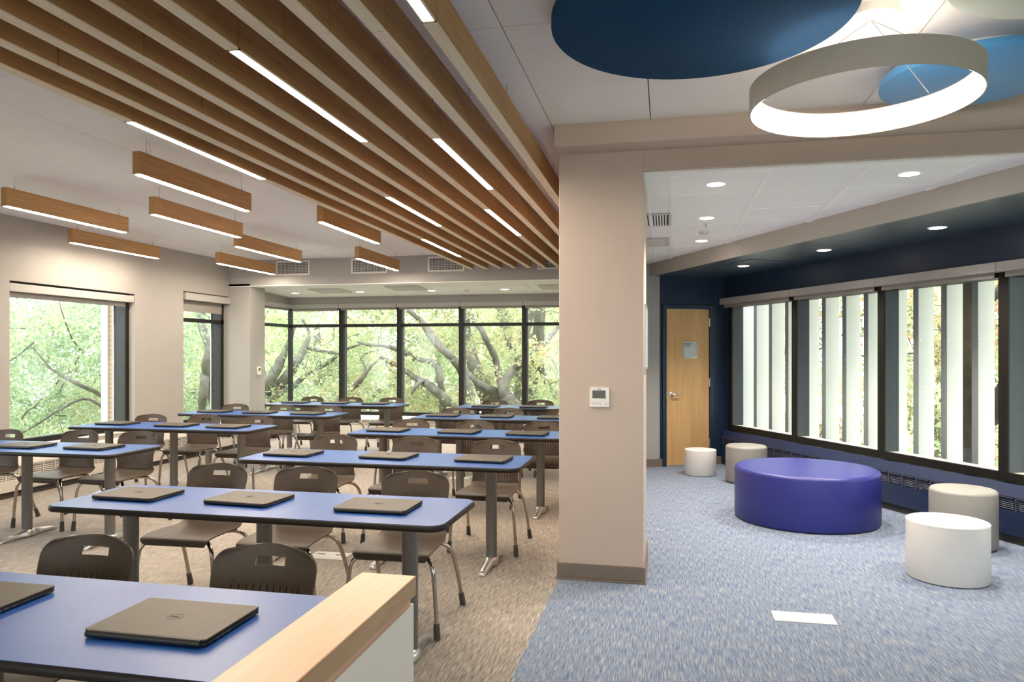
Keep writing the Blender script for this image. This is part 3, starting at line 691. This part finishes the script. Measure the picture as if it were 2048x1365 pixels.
DN = {'R0': 'the nearest desk', 'R1': 'the right column\'s second desk', 'R2': 'the right column\'s third desk', 'R3': 'the right column\'s fourth desk', 'R4': 'the right column\'s fifth desk', 'R5': 'the right column\'s farthest desk',
      'L1': 'the left column\'s nearest desk', 'L2': 'the left column\'s second desk', 'L3': 'the left column\'s third desk', 'L4': 'the left column\'s farthest desk'}
DL = {'R0': 'blue-topped desk nearest the viewer, half behind the low partition', 'R1': 'blue-topped desk second from the viewer in the right column, three laptops', 'R2': 'blue-topped desk third from the viewer in the right column',
      'R3': 'blue-topped desk fourth in the right column, right end behind the pillar', 'R4': 'blue-topped desk fifth in the right column, second from the back windows', 'R5': 'blue-topped desk farthest back in the right column by the bay windows',
      'L1': 'blue-topped desk nearest in the left column, cut by the left picture edge', 'L2': 'blue-topped desk second in the left column beside the wide window', 'L3': 'blue-topped desk third in the left column before the corner column', 'L4': 'blue-topped desk farthest back in the left column by the bay windows'}
d0 = make_desk(); first = True
for k, (x, y) in DESKS.items():
    d = d0 if first else dup(d0)
    first = False
    d.location = (x, y, 0); d['label'] = DL[k]; d['group'] = 'blue training desks'

# ================================================================== CHAIRS
def lerp_rows(P, n):
    out = []
    for i in range(len(P) - 1):
        p0, p1, p2, p3 = [Vector(P[max(0, min(len(P) - 1, j))]) for j in (i - 1, i, i + 1, i + 2)]
        for s in range(n):
            u = s / n
            out.append(.5 * ((2 * p1) + (p2 - p0) * u + (2 * p0 - 5 * p1 + 4 * p2 - p3) * u * u + (3 * p1 - p0 - 3 * p2 + p3) * u ** 3))
    out.append(Vector(P[-1])); return out
XC = [-.2, -.196, -.188, -.172, -.150]
for c in range(-5, 6): XC += [c * .0262 - .0088, c * .0262 - .0074, c * .0262 + .0074, c * .0262 + .0088]
XC += [.150, .172, .188, .196, .2]
GC = [c * .0262 for c in range(-5, 6)]
def shell(name, rows, back, parent):
    nx = len(XC); V = []; F = []
    for y, z, w in rows:
        for x in XC:
            u = x / .2
            yy, zz = y, z
            if back:
                k = min(1, max(0, (z - .478) / .12))
                yy -= (.012 + .040 * k) * u * u
                if z > .70: zz += .014 * (1 - u * u) * (z - .70) / .10
                if .506 < z < .676 and any(abs(x - g) < .0080 for g in GC): yy += .028
            else:
                zz += .010 * u * u * max(0, min(1, (y + .18) / .2))
                if y > .15: yy -= .012 * u * u
            V.append((u * w, yy, zz))
    for j in range(len(rows) - 1):
        for i in range(nx - 1):
            xm = (XC[i] + XC[i + 1]) / 2; zm = (rows[j][1] + rows[j + 1][1]) / 2
            if back and .7325 < zm < .760 and abs(xm) < .0555: continue
            F.append((j * nx + i, j * nx + i + 1, (j + 1) * nx + i + 1, (j + 1) * nx + i))
    me = bpy.data.meshes.new(name); me.from_pydata(V, [], F)
    bm = bmesh.new(); bm.from_mesh(me)
    bmesh.ops.recalc_face_normals(bm, faces=bm.faces)
    bmesh.ops.solidify(bm, geom=bm.faces[:], thickness=.007)
    bmesh.ops.recalc_face_normals(bm, faces=bm.faces)
    bm.to_mesh(me); bm.free()
    me.shade_smooth(); me.set_sharp_from_angle(angle=R(38)); me.materials.append(MATS['chair_taupe'])
    return link(name, me, parent)
def make_chair():
    t = thing('school_chair', 'x', 'chair')
    sp_ = lerp_rows([(-.214, .404, .190), (-.226, .418, .203), (-.226, .436, .212), (-.208, .449, .217), (-.15, .455, .221), (-.04, .449, .222), (.07, .441, .217), (.14, .443, .208), (.185, .457, .200), (.208, .479, .196)], 2)
    shell('seat', [tuple(p) for p in sp_], False, t)
    zr = [.479, .492, .502, .5045, .5075, .53, .565, .60, .635, .660, .6745, .6775, .69, .71, .7325, .738, .745, .7525, .760, .766, .773, .780, .786, .7905, .7945, .7975, .7995]
    rows = []
    for z in zr:
        w = .196 - .008 * math.sin(min(1, (z - .479) / .10) * PI) + .012 * max(0, min(1, (z - .56) / .15))
        if z > .735: q = min(1, (z - .735) / .0655); w = w - .062 + .062 * math.sqrt(max(0, 1 - q * q))
        rows.append((.208 + .245 * (z - .479) + .05 * max(0, z - .66) * 1.2, z, w))
    shell('backrest', rows, True, t)
    fr = [(.262, -.222, .012), (.250, -.214, .20), (.238, -.208, .335), (.226, -.200, .385), (.200, -.180, .412), (.165, -.150, .424), (.120, -.085, .428)]
    br = [(.262, .330, .012), (.250, .262, .20), (.238, .205, .325), (.224, .175, .380), (.200, .150, .410), (.165, .115, .424), (.120, .055, .428)]
    for s in (-1, 1):
        for P in (fr, br):
            pts = [Vector((s * a, b, c)) for a, b, c in P]
            sm = lerp_rows(pts, 3)
            l = obj('leg', MB().tube(sm, .0122, 10), 'chrome', t, smooth=60)
            d = (pts[1] - pts[0]).normalized()
            obj('foot_boot', MB().tube([pts[0] - Vector((0, 0, .006)), pts[0] + d * .012, pts[0] + d * .062, pts[0] + d * .072, pts[0] + d * .076], [.019, .0185, .0165, .0165, .013], 12), 'boot_grey', l, smooth=50)
    m = MB().tube([(-.120, -.085, .428), (.120, -.085, .428)], .011, 8).tube([(-.120, .055, .428), (.120, .055, .428)], .011, 8)
    m.tube([(-.120, -.085, .428), (-.120, .055, .428)], .011, 8).tube([(.120, -.085, .428), (.120, .055, .428)], .011, 8)
    m.box(-.16, .16, -.02, .02, .425, .444)
    obj('under_frame', m, 'chrome', t, smooth=50)
    return t
CH = {'R0': [(-2.18, 2.43), (-1.435, 2.45)], 'R1': [(-2.80, 4.18), (-2.18, 4.18), (-1.458, 4.16)], 'R2': [(-2.80, 5.86), (-2.09, 5.86), (-1.36, 5.80)],
      'R3': [(-2.67, 7.42), (-1.95, 7.37), (-1.225, 7.40)], 'R4': [(-2.68, 9.06), (-1.99, 9.16), (-1.30, 9.18)], 'R5': [(-2.55, 10.75), (-1.86, 10.84)],
      'L1': [(-6.01, 5.63), (-5.30, 5.74), (-4.70, 5.76)], 'L2': [(-5.84, 7.38), (-5.24, 7.51), (-4.51, 7.40)], 'L3': [(-5.88, 9.12), (-5.18, 9.12), (-4.45, 9.04)], 'L4': [(-5.66, 10.91), (-4.99, 10.92), (-4.28, 10.94)]}
P3 = ['leftmost of its three', 'middle of its three', 'rightmost of its three']; P2 = ['left of its two', 'right of its two']
c0 = make_chair(); first = True; rnd = random.Random(5)
for k, L_ in CH.items():
    for i, (x, y) in enumerate(L_):
        c = c0 if first else dup(c0)
        first = False
        rz = R(rnd.uniform(-3.5, 3.5))
        c.location = (x, y - .285 + .012, 0); c.rotation_euler = (0, 0, rz)
        c['label'] = 'taupe plastic chair behind %s, %s' % (DN[k], (P3 if len(L_) == 3 else P2)[i]); c['group'] = 'taupe school chairs'

# ================================================================== LAPTOPS
def make_laptop():
    t = thing('laptop', 'x', 'laptop')
    w, d = .376, .262
    base = obj('base', MB().prism(rrect(w, d, .012), .004, .013).prism(rrect(w - .03, d - .03, .012), .001, .005), 'laptop_body', t, bevel=.0015)
    for x in (-.15, .15):
        for y in (-.1, .1): obj('rubber_foot', MB().prism(circle(.008, 12, x, y), 0, .0045), 'edge_black', base)
    obj('lid', MB().prism(rrect(w, d, .010), .0145, .022), 'laptop_lid', t, bevel=.002)
    obj('hinge_spine', MB().tube([(-w / 2 + .012, -d / 2 - .001, .012), (w / 2 - .012, -d / 2 - .001, .012)], .0098, 12), 'laptop_body', t, smooth=50)
    pm = MB()
    for y0, y1 in ((-.085, -.070), (-.060, -.046), (-.036, -.020)): pm.box(w / 2 - .001, w / 2 + .0006, y0, y1, .006, .0105)
    obj('port', pm, 'port_grey', base)
    return t
lm = text_mesh('DELL', .0150, 'logo_dark', .0003, spacing=.95)
rg = MB(); n = 36
rg.loft([[(r * math.cos(2 * PI * k / n), r * math.sin(2 * PI * k / n), z) for r, z in ((.0225, 0), (.0225, .0004), (.0208, .0004), (.0208, 0))] for k in range(n)], cap=False, closed=True)
rgm = rg.mesh('logo_ring', 'logo_dark')
LP = {'R0': [(-2.13, 1.86, 1), (-1.375, 1.825, 0)], 'R1': [(-2.80, 3.42, -2), (-2.14, 3.43, -4), (-1.41, 3.41, 0)], 'R2': [(-2.79, 5.07, -3), (-2.02, 5.08, -5), (-1.29, 5.08, -3)],
      'R3': [(-2.71, 6.80, -2), (-1.97, 6.79, -4), (-1.29, 6.77, -3)], 'R4': [(-2.68, 8.52, 0), (-2.0, 8.53, 0), (-1.30, 8.50, 0)], 'R5': [(-2.54, 10.13, 0), (-1.84, 10.13, 0)],
      'L1': [(-5.20, 5.03, 0), (-4.57, 5.07, -3)], 'L2': [(-5.86, 6.83, -3), (-5.10, 6.79, -2), (-4.47, 6.77, -4)], 'L3': [(-5.79, 8.47, 0), (-5.13, 8.46, 0), (-4.44, 8.43, -3)], 'L4': [(-5.63, 10.30, 0), (-4.96, 10.29, 0), (-4.30, 10.29, 0)]}
l0 = make_laptop()
ld = [o for o in l0.children if o.name.startswith('lid')][0]
lo = link('logo', lm, ld, (0, -.0052, .0223)); link('logo_ring', rgm, ld, (0, 0, .0221))
first = True
for k, L_ in LP.items():
    for i, (x, y, a) in enumerate(L_):
        c = l0 if first else dup(l0)
        first = False
        c.location = (x, y, .7502); c.rotation_euler = (0, 0, R(a))
        c['label'] = 'closed dark laptop on %s, %s' % (DN[k], (P3 if len(L_) == 3 else P2)[i]); c['group'] = 'closed laptops on the desks'

# ================================================================== LOUNGE SEATS AND TABLES
def stool(label, x, y, r, h, m, name, cat, group, rim=.03):
    t = thing(name, label, cat, (x, y, 0), 0, group)
    pr = [(r - .03, .006), (r - .008, .012), (r, .03)]
    pr += [(r - rim + rim * math.cos(R(a)), h - rim + rim * math.sin(R(a))) for a in range(0, 91, 15)] + [(r * .5, h + .004), (.02, h + .006)]
    obj('cushion', MB().lathe(pr, n=72), m, t, smooth=50)
    s = MB()
    s.loft([[((r + .0005 - .004 + .004 * math.cos(b)) * math.cos(a), (r + .0005 - .004 + .004 * math.cos(b)) * math.sin(a), h - rim + .004 * math.sin(b)) for b in [2 * PI * q / 6 for q in range(6)]] for a in [2 * PI * k / 72 for k in range(72)]], cap=False, closed=True)
    obj('seam', s, m, t, smooth=60)
    obj('base_plate', MB().lathe([(r - .035, 0), (r - .035, .012)], n=48), 'edge_black', t)
stool('large round blue vinyl ottoman in the middle of the lounge', 1.26, 7.086, .627, .476, 'vinyl_blue', 'round_ottoman', 'ottoman', None, .035)
stool('light grey round stool behind the blue ottoman, near the closet door', .929, 8.938, .236, .438, 'vinyl_grey', 'round_stool', 'stool', 'grey round stools', .03)
stool('light grey round stool at right by the navy heater, behind white table', 2.301, 6.342, .237, .458, 'vinyl_grey', 'round_stool', 'stool', 'grey round stools', .03)
def drum(label, x, y, r, h):
    t = thing('drum_table', label, 'side table', (x, y, 0), 0, 'white drum tables')
    obj('drum_side', MB().lathe([(r - .002, .006), (r, .008), (r, h - .016), (r - .002, h - .0155)], n=80), 'white_laminate', t, smooth=50)
    obj('drum_top', MB().lathe([(r - .002, h - .0155), (r, h - .014), (r, h - .002), (r - .003, h)], n=80), 'white_laminate', t, smooth=50)
    obj('glide_ring', MB().lathe([(r - .02, 0), (r - .02, .008)], n=48), 'edge_black', t)
drum('small white drum table in front of the closet door', .423, 9.367, .194, .318)
drum('large white drum table at right, nearest the viewer', 1.872, 5.427, .250, .389)

# floor boxes
def plate(label, x0, x1, y0, y1, m, group, holes):
    t = thing('floor_box', label, 'floor outlet', ((x0 + x1) / 2, (y0 + y1) / 2, 0), 0, group)
    w, d = (x1 - x0) / 2, (y1 - y0) / 2
    obj('cover_plate', MB().box(-w, w, -d, d, 0, .005), m, t, bevel=.002)
    for k in range(holes):
        x = -w + 2 * w * (k + .5) / holes
        fl_ = obj('outlet_flap', MB().box(x - w / holes * .82, x + w / holes * .82, -d * .72, d * .72, .005, .0068), m, t, bevel=.0015)
        if m == 'plate_metal': obj('cord_slot', MB().box(x - .03, x + .03, d * .1, d * .3, .0069, .0074), 'dark_slot', fl_)
plate('cream floor outlet cover in the blue lounge carpet', .607, .944, 4.342, 4.500, 'plate_cream', None, 3)
plate('metal floor outlet box under the right column\'s third desk', -2.62, -2.33, 4.94, 5.12, 'plate_metal', 'metal floor outlet boxes', 2)
plate('metal floor outlet box under the left column\'s nearest desk', -4.86, -4.57, 4.98, 5.16, 'plate_metal', 'metal floor outlet boxes', 2)
plate('metal floor outlet box behind the right column\'s fourth desk', -2.58, -2.33, 8.42, 8.62, 'plate_metal', 'metal floor outlet boxes', 2)

# ================================================================== OUTSIDE
fe = [9.54, 9.187, 8.834, 8.483, 8.132, 7.785, 7.42, 7.07, 6.726, 6.38, 6.03, 5.687, 5.342, 4.99, 4.64, 4.29, 3.94, 3.59]
f0 = None
FO = ['first', 'second', 'third', 'fourth', 'fifth', 'sixth', 'seventh', 'eighth', 'ninth', 'tenth', 'eleventh', 'twelfth', 'thirteenth', 'fourteenth', 'fifteenth', 'sixteenth', 'seventeenth', 'eighteenth']
for q_, e_ in enumerate(fe):
    fl_b = 'white vertical sun fin outside the lounge windows, %s counted from the closet door' % FO[q_]
    if f0 is None:
        f0 = thing('sun_fin', fl_b, 'sun fin', NE(5.95, e_), LA, 'white sun fins outside the lounge')
        obj('blade', MB().box(.004, .20, 0, .062, -1.2, 4.2), 'fin_white', f0, bevel=.002)
        obj('front_edge', MB().box(-.002, .005, -.0005, .0625, -1.2, 4.2), 'fin_grey', f0)
        for z in (-.2, .66, 1.18, 1.66, 2.4): obj('screw', MB().prism(circle(.0055, 10, .022, z), -.003, .001, 'y'), 'steel', f0)
    else:
        dup(f0, NE(5.95, e_), label=fl_b)
struct('trim_ledge', MB().box(5.66, 6.4, -1, 10.2, -.25, -.05), 'fin_grey', 'concrete ledge outside below the fins', 'ledge', rot=LR)
# brick pier and white post beyond the wide left window
bp = structE('wall_pier', 'strip of tan brick pier with a white post outside the wide left window', 'brick pier', (-7.537, 8.62, 0))
obj('mortar_core', MB().box(.004, .16, .004, .7, -1.5, 3.6), 'mortar', bp)
bm_ = MB().box(0, .20, 0, .095, 0, .058).mesh('brick', 'brick', bevel=.003, seg=1)
bm2 = MB().box(0, .095, 0, .095, 0, .058).mesh('brick', 'brick', bevel=.003, seg=1)
z = -.3; k = 0
while z < 2.9:
    if k % 2: link('brick', bm_, bp, (-.003, -.004, z))
    else:
        link('brick', bm2, bp, (-.003, -.004, z)); link('brick', bm2, bp, (.102, -.004, z))
    z += .0665; k += 1
obj('white_post', MB().box(-.105, -.004, -.03, .10, -1.5, 3.6), 'fin_white', bp, bevel=.003)
struct('ground', MB().box(-60, 60, -40, 70, -4.7, -4.5), 'grass', 'lawn far below the windows', 'ground')

BR = {
'oak_a':[
  [(-3.5,17.66,-1.88,0.374),(-3.56,17.99,-0.68,0.33),(-3.65,17.81,-0.22,0.315),(-3.73,17.36,0.19,0.246),(-3.83,17.27,0.44,0.196)],
  [(-3.94,17.89,0.34,0.177),(-4.21,17.45,0.57,0.124),(-4.38,17.11,0.72,0.098),(-4.66,17.28,0.89,0.074),(-5.04,17.62,1.16,0.051),(-5.28,17.56,1.38,0.025)],
  [(-3.79,17.33,0.31,0.16),(-3.91,17.27,0.68,0.135),(-3.89,17.69,0.92,0.113),(-3.75,17.96,1.12,0.102),(-3.51,17.74,1.29,0.088),(-3.08,17.43,1.6,0.073),(-2.85,17.55,1.85,0.061),(-2.71,18.01,2.11,0.05),(-2.45,18.23,2.49,0.038)],
  [(-3.93,17.47,0.59,0.124),(-4.14,17.83,0.97,0.101),(-4.23,17.77,1.42,0.088),(-4.31,17.32,1.79,0.074),(-4.41,17.11,2.09,0.073),(-4.71,17.38,2.41,0.062),(-4.99,17.68,2.87,0.051)],
],
'oak_b':[
  [(-4.29,19.53,-1.99,0.36),(-4.57,19.82,-0.64,0.338),(-4.74,19.62,-0.06,0.265),(-4.91,19.16,0.65,0.219),(-5.09,19.05,1.13,0.191),(-5.35,19.39,1.75,0.153),(-5.54,19.63,2.32,0.141),(-5.4,19.41,3.14,0.125)],
  [(-4.43,19.83,-0.92,0.281),(-4.0,19.54,-0.32,0.248),(-3.86,19.27,0.52,0.163),(-3.9,19.48,1.61,0.151),(-3.8,19.92,2.32,0.14),(-3.66,19.95,3.16,0.126)],
  [(-3.87,19.35,1.2,0.123),(-4.14,19.27,1.75,0.109),(-4.38,19.63,2.31,0.153),(-4.57,19.83,2.88,0.141),(-4.65,19.54,3.42,0.125)],
],
'oak_c':[
  [(-4.2,21.6,-2.34,0.304),(-4.19,21.95,-0.23,0.201),(-4.01,21.82,1.01,0.23),(-3.78,21.44,1.92,0.196),(-3.7,21.39,3.27,0.15)],
  [(-3.96,21.98,1.62,0.124),(-3.59,21.67,0.71,0.091),(-3.25,21.45,0.27,0.09),(-2.99,21.72,0.11,0.076)],
],
'maple_a':[
  [(-4.22,16.48,-1.46,0.165),(-4.54,16.76,-0.32,0.132),(-4.79,16.55,-0.0,0.119),(-5.01,16.07,0.44,0.116),(-5.28,15.94,0.73,0.104),(-5.63,16.26,0.83,0.083),(-6.25,16.41,1.18,0.06),(-6.62,16.08,1.42,0.036)],
  [(-5.23,16.59,-0.56,0.096),(-5.14,16.23,0.43,0.082),(-5.09,15.94,0.91,0.081),(-5.21,16.14,1.19,0.082),(-5.52,16.49,1.34,0.084),(-5.87,16.42,1.39,0.072),(-5.98,15.98,1.55,0.07),(-6.33,15.68,1.69,0.046),(-6.85,15.86,1.72,0.035),(-7.23,16.16,1.79,0.024)],
  [(-4.84,16.08,1.43,0.093),(-5.11,15.99,1.66,0.093),(-5.47,16.33,1.98,0.095),(-5.72,16.52,2.26,0.072),(-5.98,16.19,2.55,0.047)],
  [(-4.88,16.24,1.4,0.094),(-4.77,16.67,1.06,0.108),(-4.58,16.67,0.53,0.107),(-4.4,16.28,-0.26,0.128)],
  [(-5.42,16.58,0.64,0.06),(-5.56,16.24,0.87,0.059),(-5.61,15.86,0.79,0.046),(-5.79,15.93,0.55,0.023)],
],
'maple_b':[
  [(-8.9,17.53,-1.55,0.158),(-8.6,17.94,0.14,0.094),(-8.33,17.83,0.42,0.066),(-7.77,17.52,0.76,0.052),(-7.49,17.51,1.15,0.039),(-7.36,17.94,1.41,0.026)],
  [(-8.68,17.9,-0.26,0.094),(-7.66,17.74,0.3,0.066),(-7.09,17.56,0.64,0.052),(-6.79,17.84,0.69,0.039),(-6.55,18.31,0.88,0.027)],
  [(-8.01,17.45,0.57,0.052),(-7.62,17.5,1.03,0.039),(-7.85,17.86,1.45,0.026),(-7.49,18.19,1.61,0.02)],
],
'ash_a':[
  [(-12.35,17.82,-1.99,0.221),(-11.45,18.35,-0.22,0.169),(-10.75,18.34,0.43,0.154),(-10.06,18.06,1.0,0.137),(-9.76,18.05,1.41,0.109),(-9.78,18.44,1.75,0.083),(-9.83,18.71,2.11,0.042),(-9.9,18.45,2.45,0.028)],
  [(-11.72,18.28,-0.49,0.183),(-11.1,18.03,0.23,0.166),(-10.53,17.85,0.8,0.15),(-10.38,18.1,1.27,0.124),(-10.43,18.51,1.61,0.084),(-10.18,18.56,2.32,0.042)],
  [(-11.11,17.81,-0.3,0.109),(-10.56,17.9,0.25,0.095),(-10.1,18.41,0.64,0.083),(-9.81,18.72,0.98,0.07),(-9.13,18.58,1.27,0.056),(-8.8,18.26,1.5,0.055),(-9.25,18.23,1.58,0.041),(-9.83,18.54,1.66,0.042)],
  [(-9.59,18.3,0.99,0.055),(-9.37,18.76,1.19,0.056),(-8.8,18.84,1.61,0.042),(-8.22,18.53,1.75,0.027)],
],
'elm':[
  [(-9.68,14.3,-1.28,0.144),(-9.95,14.58,0.01,0.124),(-9.93,14.43,0.7,0.134),(-9.78,14.03,1.16,0.131),(-9.69,13.98,1.6,0.109),(-10.09,14.29,2.1,0.089),(-10.37,14.51,2.73,0.068)],
  [(-9.98,14.56,-0.21,0.102),(-10.0,14.17,0.16,0.088),(-9.79,13.92,0.73,0.097),(-9.88,14.12,1.1,0.099)],
  [(-9.73,14.01,1.21,0.065),(-9.48,14.04,1.7,0.043),(-9.62,14.42,2.15,0.033)],
],
'birch':[
  [(-7.98,9.55,-0.4,0.069),(-8.38,9.81,0.56,0.047),(-8.57,9.61,0.88,0.039),(-8.53,9.18,1.05,0.034),(-8.7,9.08,1.17,0.026),(-9.2,9.36,1.27,0.019),(-9.58,9.56,1.36,0.012)],
  [(-8.33,9.8,0.4,0.039),(-8.53,9.37,0.82,0.019),(-8.67,9.04,0.73,0.018),(-9.21,9.15,0.48,0.015),(-9.86,9.43,0.25,0.012)],
  [(-8.92,9.08,1.26,0.015),(-9.15,9.0,1.57,0.011),(-9.6,9.31,1.65,0.008)],
],
'red_oak':[
  [(4.1,11.1,-0.5,0.235),(4.23,11.47,0.14,0.215),(4.15,11.29,1.22,0.211),(3.95,10.82,1.91,0.176),(3.99,10.76,2.51,0.148),(4.21,11.2,3.11,0.126)],
  [(4.23,11.45,0.43,0.129),(4.43,11.11,0.71,0.124),(4.43,10.81,1.0,0.12),(4.73,11.1,1.3,0.096),(5.27,11.63,1.64,0.071)],
  [(3.95,10.8,1.97,0.081),(4.26,10.83,2.24,0.06),(4.64,11.32,2.55,0.049),(4.96,11.64,3.01,0.036)],
],
}
rs = np.random.RandomState(7)
def leaves(name, clumps, n, size, m, parent):
    """clumps: rows of x, y, z, radius"""
    C = np.array(clumps, float)
    w = C[:, 3] ** 2; idx = rs.choice(len(C), n, p=w / w.sum())
    c = C[idx]
    d = rs.normal(size=(n, 3)); d /= np.linalg.norm(d, axis=1)[:, None]
    r = c[:, 3:4] * rs.uniform(.15, 1, (n, 1)) ** .6
    p = c[:, :3] + d * r * np.array([1, 1, .62])
    a = rs.normal(size=(n, 3)); a[:, 2] -= .35; a /= np.linalg.norm(a, axis=1)[:, None]
    b = np.cross(a, rs.normal(size=(n, 3))); b /= np.linalg.norm(b, axis=1)[:, None] + 1e-9
    s = size * rs.uniform(.6, 1.35, (n, 1))
    q = np.stack([p - a * s * .5, p + b * s * .30 + a * s * .05, p + a * s * .55, p - b * s * .30 + a * s * .05], 1)
    me = bpy.data.meshes.new(name)
    me.vertices.add(4 * n); me.vertices.foreach_set('co', q.reshape(-1))
    me.loops.add(4 * n); me.loops.foreach_set('vertex_index', np.arange(4 * n, dtype=np.int32))
    me.polygons.add(n); me.polygons.foreach_set('loop_start', np.arange(0, 4 * n, 4, dtype=np.int32))
    me.update(calc_edges=True); me.materials.append(MATS[m])
    return tag(link(name, me, parent), kind='stuff')
def tree(name, label, base, lines, clumps, n, size, leaf, bark='bark', twigs=60, cat='tree'):
    t = thing(name, label, cat, base, 0, 'trees outside the windows')
    B = Vector(base)
    for i, L_ in enumerate(lines):
        pts = [Vector(p[:3]) - B for p in L_]; rr = [p[3] for p in L_]
        if i == 0:
            pts = [Vector((pts[0].x, pts[0].y, 0))] + pts; rr = [rr[0] * 1.25] + rr
        q = lerp_rows([(*p, r) for p, r in zip([(v.x, v.y, v.z) for v in pts], rr)], 4) if False else None
        P_, R_ = [], []
        sm = lerp_rows([Vector((v.x, v.y, v.z)) for v in pts], 4)
        for j, v in enumerate(sm):
            f = j / 4; a = int(min(f, len(rr) - 1)); b = min(a + 1, len(rr) - 1)
            P_.append(v + Vector(rs.uniform(-1, 1, 3)) * .12 * rr[a]); R_.append((rr[a] + (rr[b] - rr[a]) * (f - a)) * rs.uniform(.93, 1.07))
        obj('trunk' if i == 0 else 'branch', MB().tube(P_, R_, 9), bark, t, smooth=70)
    C = np.array(clumps, float)
    if twigs:
        m = MB()
        for k in range(twigs):
            c = C[rs.randint(len(C))]
            p = Vector(c[:3]) - B + Vector(rs.normal(size=3)) * .3 * float(c[3]); d = Vector(rs.normal(size=3)); d.normalize()
            L_ = float(c[3]) * rs.uniform(.8, 1.8); pts = [p]
            for s in range(4):
                d = (d + Vector(rs.normal(size=3)) * .35).normalized(); pts.append(pts[-1] + d * L_ / 4)
            m.tube(pts, [.016, .013, .010, .007, .003], 5)
        tag(obj('twigs', m, bark, t), kind='stuff')
    C[:, :3] -= np.array(base)
    leaves('foliage', C, n, size, leaf, t)
    return t
def cloudbox(n, x, y, z, r):
    return np.column_stack([rs.uniform(*x, n), rs.uniform(*y, n), rs.uniform(*z, n), rs.uniform(*r, n)])
def base_of(k): p = BR[k][0][0]; return (p[0], p[1], -4.5)
G = -4.5
tree('oak_tree', 'grey forked oak with low limbs seen through the fourth and fifth back panes', base_of('oak_a'), BR['oak_a'], cloudbox(60, (-6, -1.2), (16.0, 19.0), (-1.6, 4.2), (.35, .75)), 11000, .095, 'leaf_yellow')
tree('oak_tree', 'thick leaning oak trunk just behind the forked oak', base_of('oak_b'), BR['oak_b'], cloudbox(70, (-7, -1), (19, 22.5), (-1.8, 5.0), (.45, .9)), 14000, .10, 'leaf_green')
tree('oak_tree', 'upright oak trunk at the pillar edge of the back window', base_of('oak_c'), BR['oak_c'], cloudbox(60, (-6, 1), (21, 25), (-2.2, 5.2), (.5, 1.0)), 14000, .11, 'leaf_yellow')
tree('maple_tree', 'maple with an arching limb across the third back pane', base_of('maple_a'), BR['maple_a'], cloudbox(58, (-9.5, -4.5), (15.5, 18.5), (-1.6, 4.0), (.35, .75)), 11000, .09, 'leaf_yellow')
tree('maple_tree', 'slender pale maple seen through the second back pane', base_of('maple_b'), BR['maple_b'], cloudbox(70, (-11, -6), (17.5, 21), (-1.8, 4.6), (.4, .9)), 14000, .095, 'leaf_green')
tree('ash_tree', 'ash with limbs sweeping up to the right behind the bay corner', base_of('ash_a'), BR['ash_a'], cloudbox(80, (-15, -8.5), (17, 22), (-2, 4.8), (.45, .95)), 17000, .095, 'leaf_green')
tree('elm_tree', 'dark twin-stemmed elm seen through the narrow left window', base_of('elm'), BR['elm'], cloudbox(80, (-14.5, -9.5), (13.5, 18), (-2.8, 4.4), (.45, .95)), 18000, .085, 'leaf_cool')
tree('locust_tree', 'feathery green tree with a thin limb filling the wide left window', base_of('birch'), BR['birch'], cloudbox(170, (-13.5, -8.8), (6.2, 12.2), (-2.8, 2.6), (.35, .8)), 60000, .068, 'leaf_cool', twigs=110)
tree('red_oak_tree', 'dark oak with orange leaves seen between the lounge fins', base_of('red_oak'), BR['red_oak'], cloudbox(90, (4.4, 9.5), (7.0, 12.0), (-2.4, 4.0), (.35, .75)), 21000, .075, 'leaf_red', 'bark_dark', twigs=130)
tree('red_maple_tree', 'orange and green maple beyond the far lounge fins', (4.2, 15.0, G), [[(4.2, 15, -3, .22), (4.25, 15.05, 0, .19), (4.1, 15.1, 3, .12), (4.2, 15.2, 6, .06)]], cloudbox(90, (1.2, 7.5), (12.4, 18), (-2.7, 4.5), (.45, .9)), 22000, .085, 'leaf_red', 'bark_dark', twigs=120)
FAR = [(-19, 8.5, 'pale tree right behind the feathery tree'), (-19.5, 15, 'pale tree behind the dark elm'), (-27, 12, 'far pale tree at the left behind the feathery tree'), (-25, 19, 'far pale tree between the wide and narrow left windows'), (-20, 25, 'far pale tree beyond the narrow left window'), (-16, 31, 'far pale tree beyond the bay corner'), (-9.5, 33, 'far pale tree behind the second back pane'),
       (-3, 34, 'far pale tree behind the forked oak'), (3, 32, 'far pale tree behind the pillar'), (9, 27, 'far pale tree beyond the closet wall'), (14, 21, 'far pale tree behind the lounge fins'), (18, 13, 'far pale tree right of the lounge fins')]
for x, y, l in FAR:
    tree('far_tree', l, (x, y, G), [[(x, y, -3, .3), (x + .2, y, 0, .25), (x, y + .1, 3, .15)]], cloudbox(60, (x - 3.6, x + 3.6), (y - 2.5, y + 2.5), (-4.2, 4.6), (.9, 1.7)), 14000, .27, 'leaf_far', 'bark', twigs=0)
